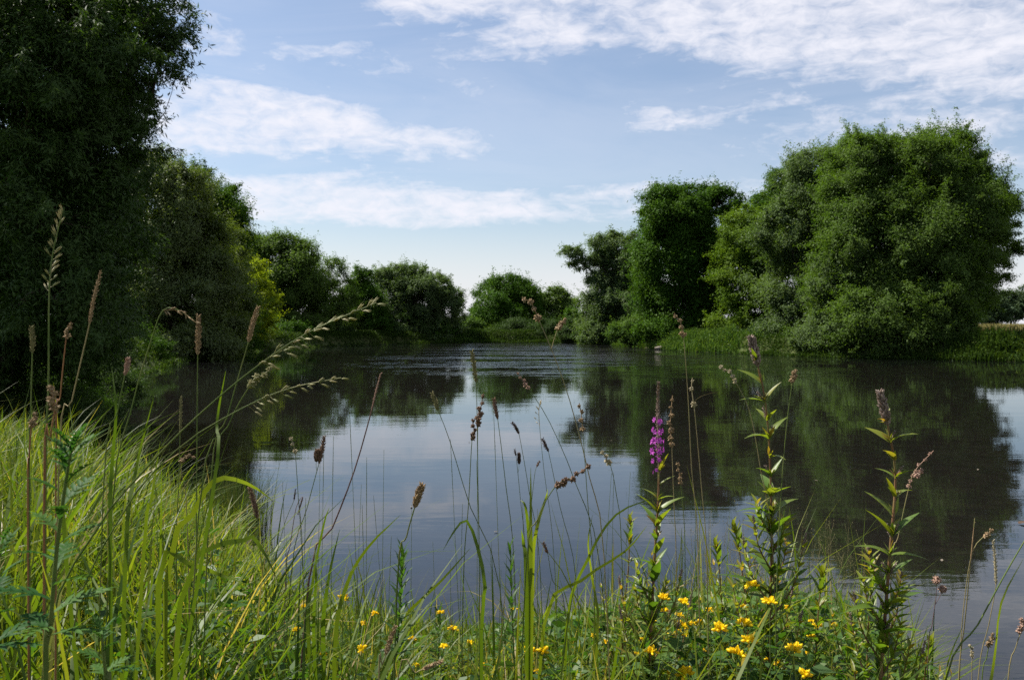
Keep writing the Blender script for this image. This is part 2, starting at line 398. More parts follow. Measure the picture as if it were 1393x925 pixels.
# ------------------------------------------------------------------ trees
LEAF_K, COVER_K = .74, 2.1
def crown(lobes, ll, lw, cover, droop=.3, clump=.26, spray=.0):
    """lobes: (centre, (rx, ry, rz), density). Leaves grow in clumps through the shell of every lobe."""
    V = []; Nn = []; Tt = []; Le = []; Wi = []; Ti = []
    C = np.array([tuple(l[0]) for l in lobes]); Rr = np.array([l[1] for l in lobes])
    tips = []
    for i, (c, r, den) in enumerate(lobes):
        c = np.array(tuple(c)); r = np.array(r, float)
        area = PI * r[0] * r[2]
        ll_, lw_ = ll * LEAF_K, lw * LEAF_K
        nl = int(cover * COVER_K * den * area / (ll_ * lw_ * .5))
        cr0 = 1.12 * clump * (r[0] * r[1] * r[2]) ** (1 / 3)
        nc = max(8, int(1.5 * (r[0] * r[2] + r[1] * r[2] + r[0] * r[1]) / (cr0 * cr0) * .55))
        u = unit(rng.normal(size=(nc, 3))); u[:, 2] = np.where((u[:, 2] < -.35) & (rng.random(nc) < .45), -u[:, 2], u[:, 2])
        rad = rng.uniform(.5, 1.0, nc) ** .6
        rad *= 1 + .13 * np.sin(u[:, 0] * 5 + i) * np.sin(u[:, 2] * 6 + i * 2) + rng.normal(0, .06, nc)
        cc = c + u * rad[:, None] * r
        # thin out clumps buried inside other lobes
        dist = np.linalg.norm((cc[:, None] - C[None]) / Rr[None], axis=2); dist[:, i] = 9
        keep = (dist.min(1) > .72) | (rng.random(nc) < .55)
        cc, u = cc[keep], u[keep]; nc = len(cc)
        if nc == 0: continue
        tips.append((i, cc))
        k = rng.choice(nc, nl, p=(lambda w: w / w.sum())(rng.uniform(.3, 1.7, nc)))
        crr = cr0 * rng.uniform(.55, 1.35, nc)
        g = rng.normal(size=(nl, 3)) * np.array([.62, .62, .48])
        p = cc[k] + g * crr[k][:, None]
        if spray:      # shoots that run out of the clump
            ns = rng.random(nl) < spray
            sd = unit(u + rng.normal(size=u.shape) * .5 + np.array([0, 0, .25]))
            p[ns] = cc[k[ns]] + sd[k[ns]] * (rng.random(ns.sum()) * 2.6 * crr[k[ns]])[:, None] + rng.normal(size=(ns.sum(), 3)) * crr[k[ns]][:, None] * .12
        out = unit((p - c) / r)
        V.append(p)
        Nn.append(out * .55 + np.array([0, 0, .55]) + rng.normal(size=(nl, 3)) * .55)
        Tt.append(rng.normal(size=(nl, 3)) * .8 + out * .4 + np.array([0, 0, -1.]) * droop)
        s = rng.uniform(.65, 1.3, nl); Le.append(ll_ * s); Wi.append(lw_ * s * rng.uniform(.8, 1.2, nl))
        ct = rng.random(nc)
        Ti.append(np.clip(.55 * ct[k] + .45 * rng.random(nl), 0, 1))
    v, q, t = leaves_np(np.concatenate(V), np.concatenate(Nn), np.concatenate(Tt), np.concatenate(Le), np.concatenate(Wi), np.concatenate(Ti))
    return v, q, t, tips

def tree(name, label, cat, base_px, D, lobes_px, leaf, mat, cover=3.0, trunk_r=.28, group=None, droop=.3, clump=.26, spray=.12,
         lean=0.0, deep=.85, twigs=5, fork=.3, back=True, limb_to=None):
    bx = at(base_px, HOR, D).x; bz = gz(bx, D)
    root = thing(name, (bx, D, bz), label, cat, group)
    m = D / F
    if D > 75: spray *= .45
    lobes = []
    for L in lobes_px:
        px, py, rx, rz = L[:4]; dy = L[4] if len(L) > 4 else rng.uniform(-.8, .8) * rx * m * .6
        den = L[5] if len(L) > 5 else 1.0
        c = at(px, py, D + dy)
        kx = 1.13 if D > 30 else 1.0
        lobes.append((c, (rx * m * kx, (rx + rz) * .5 * m * deep * kx, rz * m * (kx * .5 + .5)), den))
    nf = len(lobes)
    if back:           # the far side of the crown
        for c, r, den in lobes[:nf]:
            if rng.random() < .6:
                lobes.append((Vector((c.x + rng.uniform(-.3, .3) * r[0], c.y + r[1] * 1.3, c.z - r[2] * .15)), (r[0] * .9, r[1], r[2] * .85), .45 * den))
    v, q, t, tips = crown(lobes, leaf[0], leaf[1], cover * (1.0 if D < 30 else 1.2 if D < 85 else 1.45), droop, clump, spray)
    org = np.array(root.location)
    cr = link('crown', np_mesh('crown', v - org, q, t), mat, root)
    # trunk and limbs
    tb = MB()
    zc = np.mean([c.z for c, r, d in lobes[:nf]]); xc = np.mean([c.x for c, r, d in lobes[:nf]])
    b = np.array((bx, D, bz - .25)); f = np.array((bx * .6 + xc * .4 + lean, D, bz + max(.6, (zc - bz) * fork)))
    h = f[2] - b[2]
    P = smooth_path([b, b * .55 + f * .45 + np.array((rng.uniform(-.06, .06) * h, 0, 0)), f], 8)
    tb.tube(P, np.linspace(trunk_r * 1.25, trunk_r * .8, len(P)), 9)
    for i, (c, r, den) in enumerate(lobes[:nf]):
        c = np.array(tuple(c)); st = P[-1 - (i % 3)]
        mid = st * .5 + c * .5 + np.array((0, 0, .08 * np.linalg.norm(c - st))) + rng.normal(size=3) * .05 * np.linalg.norm(c - st)
        LP = smooth_path([st, mid, c], 8)
        rr = trunk_r * rng.uniform(.22, .36)
        tb.tube(LP, np.linspace(rr, rr * .22, len(LP)), 6)
        for ti, cc in tips:
            if ti != i: continue
            for j in rng.choice(len(cc), min(twigs, len(cc)), replace=False):
                s2 = LP[int(rng.integers(len(LP) // 2, len(LP)))]
                m2 = (s2 + cc[j]) / 2 + rng.normal(size=3) * .06 * np.linalg.norm(cc[j] - s2)
                tb.tube(smooth_path([s2, m2, cc[j]], 5), np.linspace(rr * .2, rr * .05, len(smooth_path([s2, m2, cc[j]], 5))), 4)
    tb.build('trunk', M['bark'], root)
    return root

G = 'trees and bushes along the river'
# left bank, near to far
tree('willow_tree', 'huge dark willow filling the upper left corner, its leafy sprays against the sky', 'tree', -60, 17,
     [(40, -60, 120, 90), (135, -40, 85, 75), (205, 25, 55, 50, -1, .5), (222, 72, 42, 38, -.6, .34), (240, 30, 26, 40, 0, .3), (175, 70, 60, 45, -.5, .7), (180, 150, 34, 34, -.5, .5), (60, 80, 110, 80), (135, 125, 52, 55, .2, .8), (30, 170, 110, 80), (120, 200, 52, 55),
      (50, 250, 110, 80), (125, 300, 55, 75), (40, 350, 110, 80), (110, 400, 56, 70), (30, 430, 110, 60), (105, 465, 60, 50), (10, 490, 90, 50), (-110, 60, 120, 150), (-110, 300, 120, 160), (95, 60, 75, 70, -2.2), (40, 130, 80, 80, -2.4), (110, 180, 60, 60, -1.8), (30, 20, 90, 60, -2.2), (60, 300, 90, 80, -2.2), (80, 410, 80, 70, -2.2)],
     (.15, .032), M['willow_dark'], 2.8, .34, G, .55, .24, .3, twigs=6)
tree('willow_tree', 'olive green willow with sunlit top, right beside the huge dark willow on the left', 'tree', 185, 56,
     [(195, 245, 42, 40), (232, 255, 38, 32), (180, 300, 50, 55), (235, 315, 48, 55), (270, 330, 35, 55), (190, 370, 55, 55), (245, 390, 55, 55), (285, 400, 32, 50),
      (180, 435, 50, 45), (235, 445, 50, 38), (280, 450, 38, 35), (200, 472, 60, 26, -3), (262, 470, 50, 24, -2)], (.25, .075), M['willow_olive'], 3.0, .4, G, .5)
tree('willow_tree', 'dark round topped willow peering out behind the olive willow on the left', 'tree', 262, 66,
     [(255, 255, 35, 28), (282, 275, 32, 30), (302, 315, 26, 40), (310, 365, 26, 45), (305, 420, 30, 48), (270, 300, 40, 50), (312, 455, 36, 24, -2)], (.27, .09), M['alder'], 3.2, .35, G)
tree('young_tree', 'small bright yellow green pointed tree in front of the dark left bank trees', 'tree', 338, 74,
     [(350, 366, 8, 13), (348, 385, 13, 14), (356, 402, 19, 12), (342, 412, 18, 16), (366, 416, 13, 10), (345, 436, 22, 20), (338, 455, 22, 14)], (.26, .10), M['yellow_leaf'], 2.6, .16, G, clump=.3, spray=.3, fork=.5)
tree('poplar_tree', 'tall broad tree with soft rounded top behind the small yellow green tree', 'tree', 385, 90,
     [(342, 335, 22, 16), (380, 338, 30, 16), (412, 348, 24, 22), (365, 365, 35, 32), (405, 380, 32, 36), (375, 410, 42, 40), (415, 425, 28, 38), (350, 430, 30, 35)],
     (.34, .12), M['willow'], 2.8, .4, G)
tree('birch_tree', 'airy thin crowned tree whose dark trunk and limbs show against the sky', 'tree', 452, 94,
     [(452, 362, 16, 13, 0, .6), (441, 385, 18, 16, 0, .6), (463, 390, 17, 20, 0, .6), (446, 415, 20, 20, 0, .7), (468, 425, 20, 26, 0, .8), (435, 440, 22, 26)],
     (.30, .10), M['willow'], 2.0, .3, G, twigs=9, spray=.3)
tree('alder_tree', 'conical dark tree between the airy tree and the wide grey green willow', 'tree', 492, 99,
     [(490, 378, 13, 14), (486, 398, 22, 16), (500, 412, 22, 22), (478, 425, 22, 24), (500, 440, 28, 26)], (.34, .12), M['alder'], 2.8, .26, G)
tree('willow_tree', 'wide grey green willow with ragged top, left of the gap in the far bank', 'tree', 565, 104,
     [(524, 378, 18, 13), (548, 372, 12, 14), (570, 374, 16, 14), (592, 390, 20, 16), (612, 406, 18, 16), (535, 400, 28, 24), (570, 402, 32, 26), (602, 425, 24, 22),
      (540, 432, 34, 30), (580, 440, 32, 26), (608, 448, 18, 20), (525, 452, 30, 16), (565, 455, 34, 14), (600, 457, 22, 12)], (.34, .11), M['willow_grey'], 2.5, .38, G, spray=.3, twigs=7)
# far end
tree('alder_tree', 'round dark green tree alone at the far end of the river, right of the gap', 'tree', 688, 116,
     [(690, 388, 24, 14), (668, 402, 20, 18), (710, 400, 20, 18), (688, 415, 36, 26), (658, 428, 16, 20), (720, 428, 18, 26), (690, 445, 40, 20), (705, 456, 34, 14, -3)], (.38, .15), M['alder'], 3.0, .35, G)
tree('bush', 'light green low bush at the foot of the far round tree beside the gap', 'bush', 650, 111,
     [(640, 447, 16, 12), (656, 446, 20, 14), (630, 455, 12, 9), (672, 455, 20, 10)], (.30, .12), M['bush'], 2.8, .1, G, fork=.3)
tree('alder_tree', 'small round tree between the far round tree and the leaning willow', 'tree', 757, 118,
     [(756, 404, 17, 13), (745, 418, 18, 18), (770, 420, 17, 16), (757, 440, 32, 24), (750, 456, 34, 13, -4)], (.38, .14), M['willow'], 2.8, .26, G)
tree('bush', 'dark bush by the water under the leaning willow', 'bush', 790, 108,
     [(783, 440, 16, 16), (800, 446, 18, 16), (770, 452, 18, 12)], (.34, .13), M['alder'], 3.0, .12, G)
# right bank, far to near
tree('willow_tree', 'pale willow with a limb leaning out to the left, middle of the right bank', 'tree', 850, 96,
     [(778, 348, 15, 12, 0), (792, 358, 12, 9, 0, .8), (828, 330, 22, 14, 0), (852, 338, 22, 18), (812, 350, 13, 11, 0, .7), (838, 360, 30, 18), (865, 372, 24, 28), (832, 392, 34, 24),
      (815, 418, 24, 24), (850, 420, 34, 34), (868, 398, 28, 26), (862, 350, 26, 22), (872, 425, 26, 30), (825, 445, 30, 22), (808, 455, 24, 14, -2)], (.32, .11), M['willow_grey'], 2.5, .34, G, spray=.25, twigs=8)
tree('bush', 'light green shrubs sloping to the water below the leaning willow', 'bush', 872, 84,
     [(850, 455, 20, 14), (872, 448, 22, 18), (896, 446, 20, 22), (884, 460, 26, 14), (905, 460, 14, 14)], (.26, .10), M['bush'], 2.6, .1, G)
tree('maple_tree', 'tall dense dark green tree with a flat bushy top on the right bank', 'tree', 940, 80,
     [(905, 278, 32, 22), (940, 270, 34, 18), (978, 275, 30, 20), (915, 315, 42, 36), (965, 315, 44, 38), (898, 300, 24, 30, 0), (925, 300, 34, 30, -1.5), (895, 340, 26, 30, -1), (905, 365, 38, 42), (950, 370, 50, 48), (985, 370, 30, 46), (915, 420, 42, 38), (965, 425, 46, 40), (930, 450, 50, 24, -1), (985, 450, 36, 26, -1)],
     (.30, .13), M['alder'], 3.2, .45, G)
tree('ash_tree', 'dark leafy tree standing highest behind the yellowish tree and the great willow', 'tree', 1062, 84,
     [(1066, 243, 18, 14), (1044, 272, 18, 14), (1080, 265, 30, 26), (1050, 300, 34, 28), (1080, 330, 36, 40)], (.32, .13), M['alder'], 2.9, .35, G)
tree('maple_tree', 'yellowish green tree squeezed between the dense dark tree and the great willow', 'tree', 1016, 74,
     [(1016, 300, 22, 18), (1008, 330, 28, 30), (1032, 325, 22, 28), (1012, 375, 32, 36), (1036, 375, 22, 34), (1022, 420, 34, 34), (1010, 445, 34, 28), (1035, 452, 30, 24, 0)], (.27, .11), M['maple'], 2.8, .3, G)
tree('willow_tree', 'grey green willow forming the left shoulder of the great willow', 'tree', 1092, 67,
     [(1110, 225, 34, 26), (1085, 262, 34, 32), (1122, 265, 34, 36), (1068, 312, 34, 40), (1112, 320, 36, 44), (1082, 372, 44, 44), (1120, 385, 34, 44), (1090, 425, 46, 40), (1080, 452, 44, 28, 0), (1120, 452, 40, 30, 0)],
     (.26, .085), M['willow_grey'], 3.0, .4, G, .45)
tree('willow_tree', 'great spreading willow, largest tree on the right bank, with domed crown', 'tree', 1255, 61,
     [(1180, 218, 40, 28), (1228, 212, 38, 28), (1282, 204, 42, 26), (1318, 228, 26, 26), (1165, 270, 42, 42), (1222, 268, 48, 44), (1285, 262, 46, 44), (1338, 275, 34, 34), (1364, 292, 20, 28),
      (1185, 335, 52, 52, -2.5), (1250, 340, 54, 56, -3), (1318, 335, 48, 52, -2), (1356, 340, 22, 34, -1), (1160, 400, 46, 50, -1), (1222, 395, 56, 50, -2.5), (1285, 398, 52, 48, -2), (1325, 392, 28, 36, 0), (1250, 445, 50, 34, 0), (1190, 448, 46, 34, 0), (1290, 445, 30, 32, 0), (1225, 462, 60, 26, -.5), (1275, 460, 44, 26, -.5), (1170, 462, 40, 24, -.5), (1195, 215, 40, 26, -1.5), (1265, 225, 46, 30, -2.5), (1310, 280, 40, 40, -2.5), (1205, 285, 46, 42, -2.5), (1205, 425, 46, 34, -5), (1260, 425, 46, 34, -5), (1318, 322, 36, 36, -1.5), (1235, 456, 50, 24, -5.5), (1285, 455, 34, 24, -5), (1190, 458, 40, 24, -4.5), (1362, 378, 14, 8, 0, .6)],
     (.25, .08), M['willow'], 3.1, .6, G, .45, twigs=7)
tree('willow_tree', 'pale leaved bushy willow growing at the waterline under the great willow', 'tree', 1148, 59.5,
     [(1150, 372, 34, 28), (1128, 400, 28, 24), (1168, 402, 34, 30), (1140, 430, 34, 24), (1128, 455, 30, 22), (1150, 462, 36, 22, -1.5), (1108, 462, 30, 20, 1)], (.22, .075), M['willow_grey'], 2.0, .2, G, .45)
# shoreline bushes on the left, one after another
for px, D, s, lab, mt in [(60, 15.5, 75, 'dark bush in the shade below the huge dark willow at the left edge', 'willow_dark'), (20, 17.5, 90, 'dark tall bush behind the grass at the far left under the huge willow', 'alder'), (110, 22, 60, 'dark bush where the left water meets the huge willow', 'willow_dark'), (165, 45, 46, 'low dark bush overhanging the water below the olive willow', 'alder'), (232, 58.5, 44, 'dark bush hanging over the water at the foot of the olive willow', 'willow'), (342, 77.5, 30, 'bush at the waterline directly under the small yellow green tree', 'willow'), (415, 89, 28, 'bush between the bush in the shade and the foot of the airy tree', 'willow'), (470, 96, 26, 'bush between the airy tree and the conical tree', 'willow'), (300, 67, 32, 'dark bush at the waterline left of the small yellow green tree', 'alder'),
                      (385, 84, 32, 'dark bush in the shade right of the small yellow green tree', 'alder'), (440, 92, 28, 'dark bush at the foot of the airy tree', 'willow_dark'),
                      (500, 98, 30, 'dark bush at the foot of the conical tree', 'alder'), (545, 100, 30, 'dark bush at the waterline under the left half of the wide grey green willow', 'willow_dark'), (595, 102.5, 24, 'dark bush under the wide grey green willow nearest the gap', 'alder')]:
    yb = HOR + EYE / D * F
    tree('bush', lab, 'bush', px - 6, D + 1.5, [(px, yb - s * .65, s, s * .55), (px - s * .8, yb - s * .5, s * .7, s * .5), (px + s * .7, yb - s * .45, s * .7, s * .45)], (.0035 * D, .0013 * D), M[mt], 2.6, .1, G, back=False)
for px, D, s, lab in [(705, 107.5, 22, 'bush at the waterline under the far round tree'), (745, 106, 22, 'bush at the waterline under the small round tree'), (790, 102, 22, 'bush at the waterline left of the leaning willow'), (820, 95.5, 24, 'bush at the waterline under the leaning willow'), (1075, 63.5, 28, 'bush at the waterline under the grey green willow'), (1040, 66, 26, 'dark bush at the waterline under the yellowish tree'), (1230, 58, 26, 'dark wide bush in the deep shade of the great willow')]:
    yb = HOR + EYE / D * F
    tree('bush', lab, 'bush', px, D + 1.6, [(px, yb - s * .75, s, s * .65), (px - s * .7, yb - s * .5, s * .7, s * .5), (px + s * .7, yb - s * .5, s * .7, s * .5)], (.22, .08), M['willow_dark'], 2.6, .1, G, back=False)  # dark willow leaf colour stands in for the shade at the waterline
# beyond the meadow
for px, py, s, lab in [(1352, 412, 17, 'hazy distant tree touching the right edge of the great willow'), (1376, 408, 18, 'hazy distant tree with rounded top beyond the straw meadow'), (1400, 404, 20, 'hazy distant tree cut off by the right edge of the picture'), (1330, 416, 16, 'distant tree mostly hidden behind the great willow')]:
    tree('distant_tree', lab, 'tree', px, 260, [(px, py, s, s * .62), (px - s * .6, py + 10, s * .7, s * .6), (px + s * .6, py + 9, s * .7, s * .6), (px, py + 18, s, 11)], (.9, .4), M['far'], 2.6, .3, 'distant trees beyond the meadow')
for px, py, s, lab in [(618, 437, 9, 'tiny distant tree left in the gap of the far bank'), (632, 435, 8, 'tiny distant tree right in the gap of the far bank')]:
    tree('distant_tree', lab, 'tree', px, 420, [(px, py, s, s * .5), (px - 5, py + 3, s, 4)], (1.2, .5), M['far'], 2.6, .3, 'distant trees beyond the meadow')

# ------------------------------------------------------------------ ground cover (uncountable)
def stuff(name, label, cat, arrs, mat, smooth=False):
    v = np.concatenate([a[0] for a in arrs]); off = np.cumsum([0] + [len(a[0]) for a in arrs[:-1]])
    q = np.concatenate([a[1] + o for a, o in zip(arrs, off)]); t = np.concatenate([a[2] for a in arrs])
    o = link(name, np_mesh(name, v, q, t, smooth), mat); return tag(o, label, cat, kind='stuff')

def clusterv(x, y, s=1.0):
    return .5 + .5 * np.sin(x * 1.7 * s + 1.3 * np.sin(y * 2.3 * s)) * np.sin(y * 1.9 * s + 1.1 * np.sin(x * 2.9 * s))

PROF = np.array([(-200, 590), (0, 592), (60, 600), (150, 645), (230, 680), (300, 725), (340, 790), (420, 845), (500, 862), (600, 868), (700, 845), (800, 828), (900, 805),
                 (1000, 792), (1100, 800), (1180, 825), (1240, 880), (1290, 950), (1500, 1030)], float)
def room(x, y, z):
    """height the grass reaches there before it hides the water"""
    px = CX + x / y * F; pr = np.interp(px, PROF[:, 0], PROF[:, 1])
    return EYE - (pr - HOR) / F * y - z

def field(n, x0, x1, y0, y1, dmin=.05, fov=.9):
    x = rng.uniform(x0, x1, n); y = rng.uniform(y0, y1, n)
    d = shore_dist(x, y); k = d > dmin
    if fov: k &= np.abs(x) < y * .64 + fov
    return x[k], y[k], d[k]

# near bank grass
arrs = []
def near_grass(n, x0, x1, y0, y1, hmin, hmax, wmin, wmax, over=.05, lean=(.2, 1.5), tint=(0, .75), thin=None, dmin=.05, nseg=5):
    x, y, d = field(n, x0, x1, y0, y1, dmin)
    if thin is not None:
        k = thin(x, y); x, y, d = x[k], y[k], d[k]
    z = ground_z(x, y); r = room(x, y, z)
    h = rng.uniform(hmin, hmax, len(x)) * (.45 + .95 * clusterv(x, y, 1.6))
    le = rng.uniform(*lean, len(x))
    lim = np.maximum(r * rng.uniform(.72, 1.05, len(x)) * (1 + .25 * le), rng.uniform(.05, .14, len(x)))
    ov = rng.random(len(x)) < np.where(x / y > -.27, over * .6, over); lim[ov] += rng.uniform(.03, .26, ov.sum()) * np.where(x[ov] / y[ov] < -.27, 1.7, 1) * (.4 + 1.2 * clusterv(x[ov], y[ov], 2.2))
    h = np.minimum(h, lim); k = h > .05
    # worn patch on the left
    worn = ((x + 1.55) / .75) ** 2 + ((y - 4.9) / 1.2) ** 2 < 1
    h = np.where(worn, np.minimum(h, rng.uniform(.05, .16, len(x))), h)
    x, y, z, h, le = x[k], y[k], z[k], h[k], le[k]; n = len(x)
    ti = np.clip(rng.uniform(*tint, n) * .7 + .3 * clusterv(x, y, .9) * tint[1] + (rng.random(n) < .10) * .55, 0, 1)
    return blades_np(np.stack([x, y, z - .01], 1), h, rng.uniform(0, 2 * PI, n), le, rng.uniform(wmin, wmax, n), ti, nseg)
arrs.append(near_grass(18000, -3.6, 2.8, .8, 5.9, .25, .7, .003, .008, .05, (.2, 1.9)))
arrs.append(near_grass(3500, -3.0, 2.2, .7, 4.5, .4, .9, .006, .011, .10, (.4, 2.1)))
arrs.append(near_grass(17000, -8.0, -1.0, 3.0, 13, .4, 1.1, .006, .012, .35, (.2, 2.2)))
arrs.append(near_grass(760, -1.1, 1.2, 1.6, 3.6, .5, 1.0, .004, .009, 1.0, (.1, 1.3)))
def tufts(n, x0, x1, y0, y1, per, hmax, over):
    X, Y, d = field(n, x0, x1, y0, y1, .25)
    out = []
    for x, y in zip(X, Y):
        z = gz(x, y); lim = min(hmax, float(room(x, y, z)) + over * rng.uniform(.3, 1)); k = int(per * rng.uniform(.5, 1.4))
        if lim < .15: continue
        a = rng.uniform(0, 2 * PI, k); r = rng.random(k) * .07
        b = np.stack([x + np.cos(a) * r, y + np.sin(a) * r, np.full(k, z - .02)], 1)
        le = rng.uniform(.1, 1.9, k); t0 = rng.uniform(0, .5)
        out.append(blades_np(b, lim * rng.uniform(.55, 1.0, k) * (1 + .2 * le), a + rng.normal(0, .5, k), le, rng.uniform(.006, .013, k), np.clip(t0 + rng.normal(0, .12, k) + (rng.random(k) < .08) * .5, 0, 1), 7))
    return out
arrs += tufts(150, -2.6, -.3, 1.2, 5.5, 26, .9, .16)
arrs += tufts(170, -7.0, -1.2, 4.0, 12, 30, .95, .30)
arrs += tufts(26, -.5, 1.7, 2.6, 3.9, 14, .7, .06)
_f = field
field = lambda *a: _f(*a[:5], a[5] if len(a) > 5 else .05, 3.2)      # beyond the left edge of the view
arrs.append(near_grass(20000, -9.0, -1.6, .2, 8, .35, .8, .007, .012, .1, (.2, 1.8), thin=lambda x, y: x < -(y * .62 + .3)))
field = _f
arrs.append(near_grass(6000, -8.0, -.6, 1.2, 9, .5, 1.0, .008, .014, .25, (.3, 1.9)))
arrs.append(near_grass(20000, -3.2, 2.8, 2.0, 6.2, .06, .2, .003, .006, .0, (.2, 1.2)))
arrs.append(near_grass(4000, -3.2, 2.4, 1.2, 6.0, .1, .4, .002, .005, .0, (.8, 2.4), (.6, .95)))
arrs.append(near_grass(22000, -16, -3, 9, 30, .3, .7, .010, .020, .0, (.2, 1.3), nseg=4))
stuff('tall_grass', 'lush tangled green grass covering the near bank', 'grass', arrs, M['grass'])

# leafy low herbs
def herbs(n, x0, x1, y0, y1, hmax, ll, dmin=.1):
    x, y, d = field(n, x0, x1, y0, y1, dmin)
    k = rng.random(len(x)) < clusterv(x + 3, y, 1.4) * 1.2; x, y = x[k], y[k]
    z = ground_z(x, y); r = np.minimum(room(x, y, z) * np.where(y < 2.1, .84, .95), hmax); k = r > .06
    x, y, z, r = x[k], y[k], z[k], r[k]; n = len(x)
    p = np.stack([x, y, z + r * rng.random(n) ** .7], 1)
    s = rng.uniform(.6, 1.4, n)
    return leaves_np(p, rng.normal(size=(n, 3)) * .6 + np.array([0, 0, 1.]), rng.normal(size=(n, 3)) * np.array([1, 1, .5]), ll * s, ll * s * .42, rng.random(n))
stuff('low_herbs', 'leafy low herbs growing between the grass of the near bank', 'plants',
      [herbs(42000, -.9, 2.3, 1.6, 5.2, .55, .032), herbs(15000, .1, 1.8, 1.7, 3.8, .65, .045), herbs(9000, -2.8, -.5, 1.6, 5.0, .3, .03)], M['herb'])

# fine hair grass by the waterline on the right
mb = MB()
for i in range(70):
    px = rng.uniform(930, 1180); D = rng.uniform(2.3, 3.4); tip = at(px, rng.uniform(700, 800), D)
    b = np.array((tip.x + rng.uniform(-.06, .06), D, gz(tip.x, D))); tp = np.array(tuple(tip))
    P = smooth_path([b, b * .5 + tp * .5 + np.array((rng.uniform(-.02, .02), 0, 0)), tp], 6)
    mb.tube(P, .00045, 3, rng.random())
    for k in range(12):
        s = b + (tp - b) * rng.uniform(.72, 1); e = s + rng.normal(size=3) * .018 + np.array((0, 0, .02)); mb.tube([s, e], .00025, 3, rng.random())
        mb.spindle(e, e + np.array((0, 0, .005)), .0009, 4, rng.random())
o = mb.build('hair_grass', M['greenish_head']); tag(o, 'misty brown hair grass by the water between the tall leafy stems', 'grass', kind='stuff')

# far bank herbs
arrs = []; lv = []
def bank_strip(pts, n, wid, hlo, hhi, bw):
    P = np.array(pts, float); s = rng.random(n * 4) * (len(P) - 1); i = s.astype(int); t = (s - i)[:, None]
    p = P[i] * (1 - t) + P[i + 1] * t
    an = rng.uniform(0, 2 * PI, n * 4); p = p + np.stack([np.cos(an), np.sin(an)], 1) * (wid * rng.random(n * 4) ** 1.3)[:, None]
    z = ground_z(p[:, 0], p[:, 1]); k = z > -.12; p = p[k][:n]; n = len(p)
    z = np.maximum(z[k][:n], -.05); h = rng.uniform(hlo, hhi, n) * (.45 + 1.0 * clusterv(p[:, 0], p[:, 1], .5))
    b = np.stack([p[:, 0], p[:, 1], z], 1)
    arrs.append(blades_np(b, h, rng.uniform(0, 2 * PI, n), rng.uniform(.1, 1.2, n), rng.uniform(.6, 1.4, n) * bw, rng.random(n) * .8, 3))
    k = rng.random(n) < .7; q = b[k] + np.stack([rng.normal(0, .1, k.sum()), rng.normal(0, .1, k.sum()), h[k] * rng.uniform(.25, .95, k.sum())], 1)
    lv.append(leaves_np(q, rng.normal(size=(k.sum(), 3)) * .6 + np.array([0, -.2, .8]), rng.normal(size=(k.sum(), 3)), rng.uniform(.1, .22, k.sum()), rng.uniform(.05, .1, k.sum()), rng.random(k.sum())))
bank_strip([(11, 92), (13.3, 77), (14.2, 73.5)], 5000, 3.0, .3, .8, .045)
bank_strip([(30.5, 51), (37.5, 48.5), (45, 46)], 9000, 2.5, .3, .7, .045)

bank_strip([(13.6, 76), (15, 71), (17, 66)], 5000, 2.6, .4, .9, .05)
bank_strip([(-8, 102.3), (-5, 103.4)], 2500, 3.0, .3, .7, .07)
stuff('riverbank_herbs', 'green nettles and reeds along the far right waterline', 'plants', arrs + lv, M['bank_herb'])
arrs = []; lv = []
bank_strip([(-9.5, 17), (-13.5, 27), (-18, 40), (-21.5, 52), (-22.5, 62), (-22, 75), (-19, 88), (-14, 97), (-8, 103)], 34000, 2.5, .15, .4, .045)
bank_strip([(17.5, 65), (19, 62), (21.7, 56.7), (27.5, 52.5)], 9000, 3.0, .1, .45, .045)
bank_strip([(27, 53), (30, 51.5), (37.5, 49), (45, 46.5)], 12000, 5.0, .3, .8, .045)
bank_strip([(-8, 102.5), (-5, 103.4), (-2, 104.5), (4, 106), (9, 101), (11, 92)], 16000, 6.0, .15, .4, .08)
stuff('shaded_bank_herbs', 'low rank growth under the trees along both banks', 'plants', arrs + lv, M['grass_bank_shade'])

# straw meadow on the right
n = 60000
x = rng.uniform(22, 150, n); y = rng.uniform(54, 190, n); d = shore_dist(x, y); px = CX + x / y * F
k = (d > 7) & (px > 1230) & (px < 1470); x, y = x[k], y[k]; n = len(x)
stuff('meadow_grass', 'straw coloured ripe meadow behind the right bank', 'grass',
      [blades_np(np.stack([x, y, ground_z(x, y)], 1), rng.uniform(.7, 1.15, n), rng.uniform(0, 2 * PI, n), rng.uniform(.1, .9, n), rng.uniform(.05, .12, n), rng.random(n), 3)], M['meadow'])

# rushes at the left corner of the bay
def rush_tuft(px, D, n, h, spread, label):
    c = at(px, HOR, D); z = max(gz(c.x, D), -.1); root = thing('rush_tuft', (c.x, D, z), label, 'plant', 'rushes at the corner of the near bank')
    a = rng.uniform(0, 2 * PI, n); r = np.sqrt(rng.random(n)) * spread
    b = np.stack([np.cos(a) * r, np.sin(a) * r, np.zeros(n) - .05], 1)
    v, q, t = blades_np(b, rng.uniform(.5, 1.0, n) * h, a + rng.normal(0, .5, n), rng.uniform(.1, .9, n), rng.uniform(.004, .007, n), rng.random(n), 5)
    link('blades', np_mesh('blades', v, q, t), M['rush'], root)
    return root
rush_tuft(318, 9.2, 700, .78, .38, 'dark rush tuft reaching into the water at the corner of the left bank')
rush_tuft(290, 9.8, 450, .62, .32, 'smaller dark rush tuft just left of the big one at the bank corner')

# ------------------------------------------------------------------ single plants of the foreground
def frame_of(d):
    d = np.array(d, float); d /= np.linalg.norm(d); r = np.array((0, 0, 1.)) if abs(d[2]) < .9 else np.array((1., 0, 0))
    a = np.cross(d, r); a /= np.linalg.norm(a); return d, a, np.cross(d, a)

